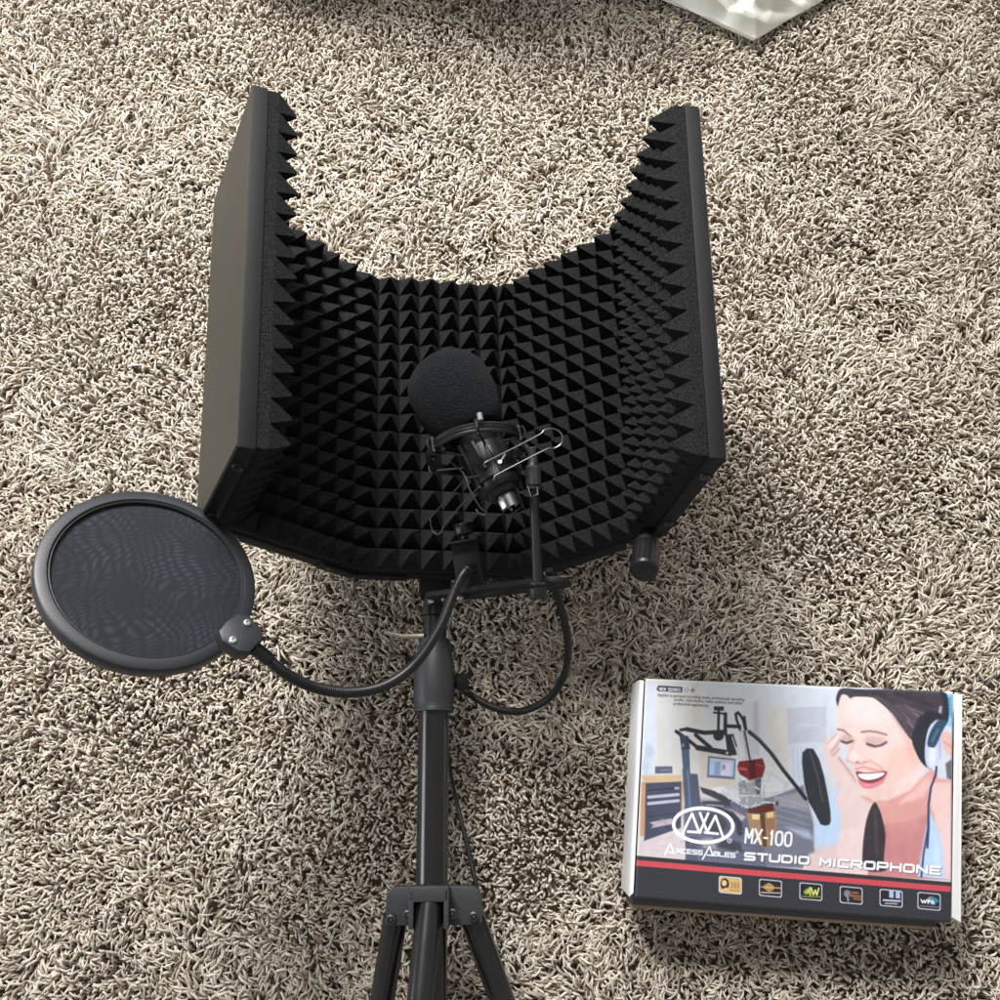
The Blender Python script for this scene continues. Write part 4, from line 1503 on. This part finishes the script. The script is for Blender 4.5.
    IMG += np.random.RandomState(5).normal(0, 2.6, IMG.shape[:2])[..., None]


paint_print()
WX, WY = happly(HW, U, V_)
org = PW(box)
me = bpy.data.meshes.new('printed_lid')
# soft bow of the cardboard: a millimetre in the middle
bow = .0012 * np.sin(U * np.pi) * np.sin(V_ * np.pi) + .0006 * np.sin(U * 9 + 1) * np.sin(V_ * 5 + .4)
edge = np.minimum(np.minimum(U, 1 - U) * .28, np.minimum(V_, 1 - V_) * .2)
rnd = -.0016 * np.clip(1 - edge / .0022, 0, 1) ** 2
co = np.stack([WX - org.x, WY - org.y, BZ + .0006 + bow + rnd - org.z], -1).reshape(-1, 3)
nq = (NX - 1) * (NY - 1)
ii = (np.arange(NY - 1)[:, None] * NX + np.arange(NX - 1)[None, :]).ravel()
quads = np.stack([ii, ii + NX, ii + NX + 1, ii + 1], 1)
me.vertices.add(len(co))
me.vertices.foreach_set('co', co.astype(np.float32).ravel())
me.loops.add(nq * 4)
me.loops.foreach_set('vertex_index', quads.astype(np.int32).ravel())
me.polygons.add(nq)
me.polygons.foreach_set('loop_start', (np.arange(nq) * 4).astype(np.int32))
me.polygons.foreach_set('use_smooth', np.ones(nq, bool))
me.update()
ca = me.attributes.new('ink', 'FLOAT_COLOR', 'POINT')
rgba = np.ones((NX * NY, 4), np.float32)
rgba[:, :3] = (srgb(np.clip(IMG, 0, 255)) * .76 + .004).reshape(-1, 3)
ca.data.foreach_set('color', rgba.ravel())
pm = bpy.data.materials.new('printed_card')
pm.use_nodes = True
pb = pm.node_tree.nodes['Principled BSDF']
pb.inputs['Roughness'].default_value = .42
pb.inputs['Specular IOR Level'].default_value = .4
an = pm.node_tree.nodes.new('ShaderNodeAttribute')
an.attribute_name = 'ink'
pm.node_tree.links.new(an.outputs['Color'], pb.inputs['Base Color'])
me.materials.append(pm)
lid = bpy.data.objects.new('printed_lid', me)
COL.objects.link(lid)
lid.parent = box

ex = (LQ[1] - LQ[0]).normalized()
ey = (LQ[0] - LQ[3]).normalized()
dz = Vector((0, 0, 1))


def lq(u, v, z):
    x, y = happly(HW, u, v)
    return Vector((x, y, z))


# lid board under the print, with a dark front roll-over
b = MB()
b.hexa([lq(.002, .003, BZ - .006), lq(.998, .003, BZ - .006), lq(.998, .995, BZ - .010), lq(.002, .995, BZ - .010),
        lq(.002, .003, BZ - .0014), lq(.998, .003, BZ - .0014), lq(.998, .995, BZ - .0014), lq(.002, .995, BZ - .0014)])
b.build('lid_board', M['ink'], box, bevel=.0006)
# base carton
b = MB()
i = .012
b.hexa([lq(i, .02, -.010), lq(1 - i, .02, -.010), lq(1 - i, .985, -.010), lq(i, .985, -.010),
        lq(i, .02, BZ - .0105), lq(1 - i, .02, BZ - .0105), lq(1 - i, .985, BZ - .0105), lq(i, .985, BZ - .0105)])
b.build('carton', M['ink'], box, bevel=.001)
# front lip of the tray: a raw cardboard edge standing out under the lid
b = MB()
zl = .036
b.hexa([lq(.004, .97, zl - .002), lq(.985, .97, zl - .002), lq(.985, 1.0, zl - .002) - ey * .0115, lq(.004, 1.0, zl - .002) - ey * .0125,
        lq(.004, .97, zl), lq(.985, .97, zl), lq(.985, 1.0, zl) - ey * .0115, lq(.004, 1.0, zl) - ey * .0125])
b.build('tray_lip', M['tan'], box, bevel=.0005)
b = MB()
b.hexa([lq(.004, .98, zl - .034), lq(.985, .98, zl - .034), lq(.985, 1.0, zl - .034) - ey * .0085, lq(.004, 1.0, zl - .034) - ey * .0095,
        lq(.004, .98, zl + .012), lq(.985, .98, zl + .012), lq(.985, 1.0, zl + .012) - ey * .0075, lq(.004, 1.0, zl + .012) - ey * .0085])
b.build('front_wall', M['ink'], box, bevel=.0005)
# white side flaps
for pts, zt, zo in (([(955.0, 692.3), (962.2, 693.2), (961.0, 922.2), (951.9, 917.6)], BZ - .001, BZ - .006),
                    ([(643.9, 680.5), (639.8, 680.0), (629.0, 896.6), (633.4, 893.2)], BZ - .004, BZ - .012)):
    q = [at(*pts[0], z=zt), at(*pts[1], z=zo), at(*pts[2], z=zo), at(*pts[3], z=zt)]
    b = MB()
    dn = Vector((0, 0, -.0016))
    b.hexa([p + dn for p in q] + q)
    # the flap's fold carries on down the carton wall
    w = [q[1], q[2], q[2] + Vector((0, 0, -(zo + .006))), q[1] + Vector((0, 0, -(zo + .006)))]
    inn = (q[0] - q[1]).normalized() * .0016
    b.hexa(w + [p + inn for p in w])
    b.build('side_flap', M['white'], box, bevel=.0005)


# small print: set in the built-in font, turned to flat mesh
def small_print(lines, m):
    vs, fs = [], []
    dg = None
    for s, p0, p1 in lines:
        cu_ = bpy.data.curves.new('small_print', 'FONT')
        cu_.body = s
        cu_.size = 1
        cu_.resolution_u = 2
        to = bpy.data.objects.new('small_print', cu_)
        COL.objects.link(to)
        dg = bpy.context.evaluated_depsgraph_get()
        tm = bpy.data.meshes.new_from_object(to.evaluated_get(dg))
        x1_ = max(v.co.x for v in tm.vertices)
        p0_, p1_ = np.array(p0, float), np.array(p1, float)
        d = (p1_ - p0_) / x1_
        up = np.array([d[1], -d[0]]) * 1.25
        o = len(vs)
        Hi = np.linalg.inv(HP)
        for v in tm.vertices:
            px_ = p0_ + d * v.co.x + up * v.co.y
            w = Hi @ np.array([px_[0], px_[1], 1])
            u_, v_ = w[0] / w[2], w[1] / w[2]
            z = BZ + .0009 + .0012 * math.sin(u_ * math.pi) * math.sin(v_ * math.pi) + .0006 * math.sin(u_ * 9 + 1) * math.sin(v_ * 5 + .4)
            vs.append(lq(u_, v_, z))
        fs += [tuple(i + o for i in p.vertices) for p in tm.polygons]
        bpy.data.objects.remove(to)
        bpy.data.curves.remove(cu_)
        bpy.data.meshes.remove(tm)
    b = MB()
    b.add(vs, fs)
    return b.build('small_print', m, box)


small_print([('Applies to personal recording studio, professional recording', (657.3, 696.2), (744.0, 701.0)),
             ('studio, chat rooms, radio stations and other', (673.6, 700.9), (742.6, 704.8)),
             ('professional applications.', (673.0, 704.9), (709.0, 707.0))], M['ink'])

# ------------------------------------------------------------------ crumpled white bag at the top edge
def make_bag():
    m = bpy.data.materials.new('white_plastic_film')
    m.use_nodes = True
    nt = m.node_tree
    p = nt.nodes['Principled BSDF']
    p.inputs['Base Color'].default_value = (.72, .72, .67, 1)
    p.inputs['Roughness'].default_value = .42
    p.inputs['Subsurface Weight'].default_value = .15
    p.inputs['Subsurface Radius'].default_value = (.01, .01, .01)
    tl = nt.nodes.new('ShaderNodeBsdfTranslucent')
    tl.inputs['Color'].default_value = (.80, .80, .76, 1)
    mxs = nt.nodes.new('ShaderNodeMixShader')
    mxs.inputs['Fac'].default_value = .38
    nt.links.new(p.outputs[0], mxs.inputs[1])
    nt.links.new(tl.outputs[0], mxs.inputs[2])
    nt.links.new(mxs.outputs[0], nt.nodes['Material Output'].inputs['Surface'])
    tip = at(755, 35, z=.018)
    la, ra = at(655, -11, z=.018), at(838, -13, z=.018)
    dl, dr = (la - tip), (ra - tip)
    dl.z = dr.z = 0
    N = 150
    top, bot = [], []
    tri = lambda x: abs((x % 1) - .5) * 2
    for j in range(N):
        for i in range(N):
            a, c = (i / (N - 1)) ** 1.6, (j / (N - 1)) ** 1.6
            a2, c2 = a * 5.4, c * 2.4
            q = tip + dl * a2 + dr * c2
            q.y -= dl.y * .84 * max(0, a2 - .95)           # unseen flank runs along, not away, so its shadow reaches the carpet
            e = max(0, min(a2, c2, (5.4 - a2) * 1.5, (2.4 - c2) * 1.5))
            shade_hump = max(0, min(1, (a2 - 2.0) / .9))  # unseen hump added to the bag to throw shade along the top edge
            shade_hump = shade_hump * shade_hump * (3 - 2 * shade_hump)
            w = Vector((q.x, q.y, 0))
            nn = noise.noise(w * 14) * .8
            edge = 1 - math.exp(-e * 9)
            h = .004 + .007 * edge + .055 * (1 - math.exp(-e * 1.1)) + shade_hump * (.075 * (1 - math.exp(-e * 5)) + .10 * min(1, e))
            rdg = 1 - abs(noise.noise(w * 16 + Vector((3, 1, 7)))) * 2
            rdg2 = 1 - abs(noise.noise(w * 44 + Vector((9, 4, 2)))) * 2
            cr = .011 * (tri((a2 - c2 * .55) * 1.9 + nn) - .5) + .009 * (tri((a2 * .45 + c2 * 1.3) * 2.7 - nn * 1.3) - .5) + .004 * (rdg - .6) + .0025 * (rdg2 - .6)
            fade = min(1, e * 7)
            top.append(Vector((q.x + .003 * noise.noise(w * 30), q.y + .003 * noise.noise(w * 30 + Vector((5, 5, 5))), .008 + h + cr * fade)))
            bot.append(Vector((q.x, q.y, .004 + .004 * (1 - fade) + .003 * noise.noise(w * 20))))
    vs = top + bot
    K_ = N * N
    fs = []
    for j in range(N - 1):
        for i in range(N - 1):
            k = j * N + i
            fs.append((k, k + 1, k + N + 1, k + N))
            fs.append((K_ + k, K_ + k + N, K_ + k + N + 1, K_ + k + 1))
    rim = [i for i in range(N)] + [j * N + N - 1 for j in range(1, N)] + [(N - 1) * N + i for i in range(N - 2, -1, -1)] + [j * N for j in range(N - 2, 0, -1)]
    for x in range(len(rim)):
        a, c = rim[x], rim[(x + 1) % len(rim)]
        fs.append((a, c, K_ + c, K_ + a))
    b = MB()
    b.add(vs, fs)
    o = b.build('plastic_bag', m, smooth=32)
    tag(o, 'corner of a crumpled translucent white plastic bag lying on the carpet beyond the shield, its unseen rest shaped to shade the carpet', 'plastic bag')


make_bag()

# ------------------------------------------------------------------ light
w = bpy.data.worlds.new('World')
scene.world = w
w.use_nodes = True
w.node_tree.nodes['Background'].inputs['Color'].default_value = (1.0, .95, .89, 1)
w.node_tree.nodes['Background'].inputs['Strength'].default_value = .38


def aim(o, p):
    o.rotation_euler = (Vector(p) - o.location).to_track_quat('-Z', 'Y').to_euler()


def area(name, loc, tgt, sx, sy, power, col, spread=180):
    l = bpy.data.lights.new(name, 'AREA')
    l.shape = 'RECTANGLE'
    l.size, l.size_y = sx, sy
    l.energy = power
    l.color = col
    l.spread = R(spread)
    o = bpy.data.objects.new(name, l)
    o.location = loc
    COL.objects.link(o)
    aim(o, tgt)
    return o


area('window_light', (-.25, 2.25, 1.8), (0, .3, 0), 1.5, 1.4, 70, (1.0, .98, .955))
area('side_window_light', (-1.9, -.15, .75), (0, .2, .1), .9, .7, 16, (.86, .93, 1.0))

l = bpy.data.lights.new('sun_patch', 'SPOT')
l.energy = 1130
l.color = (1.0, .985, .96)
l.spot_size = R(35)
l.spot_blend = 1.0
l.shadow_soft_size = .5
o = bpy.data.objects.new('sun_patch', l)
o.location = (-.98, 2.68, 2.5)
COL.objects.link(o)
aim(o, (-.17, .66, 0))

scene.view_settings.view_transform = 'Standard'
scene.view_settings.look = 'None'
scene.view_settings.exposure = 0
scene.view_settings.gamma = 1
scene.view_settings.use_curve_mapping = False
scene.cycles.max_bounces = 6
scene.cycles.use_denoising = True
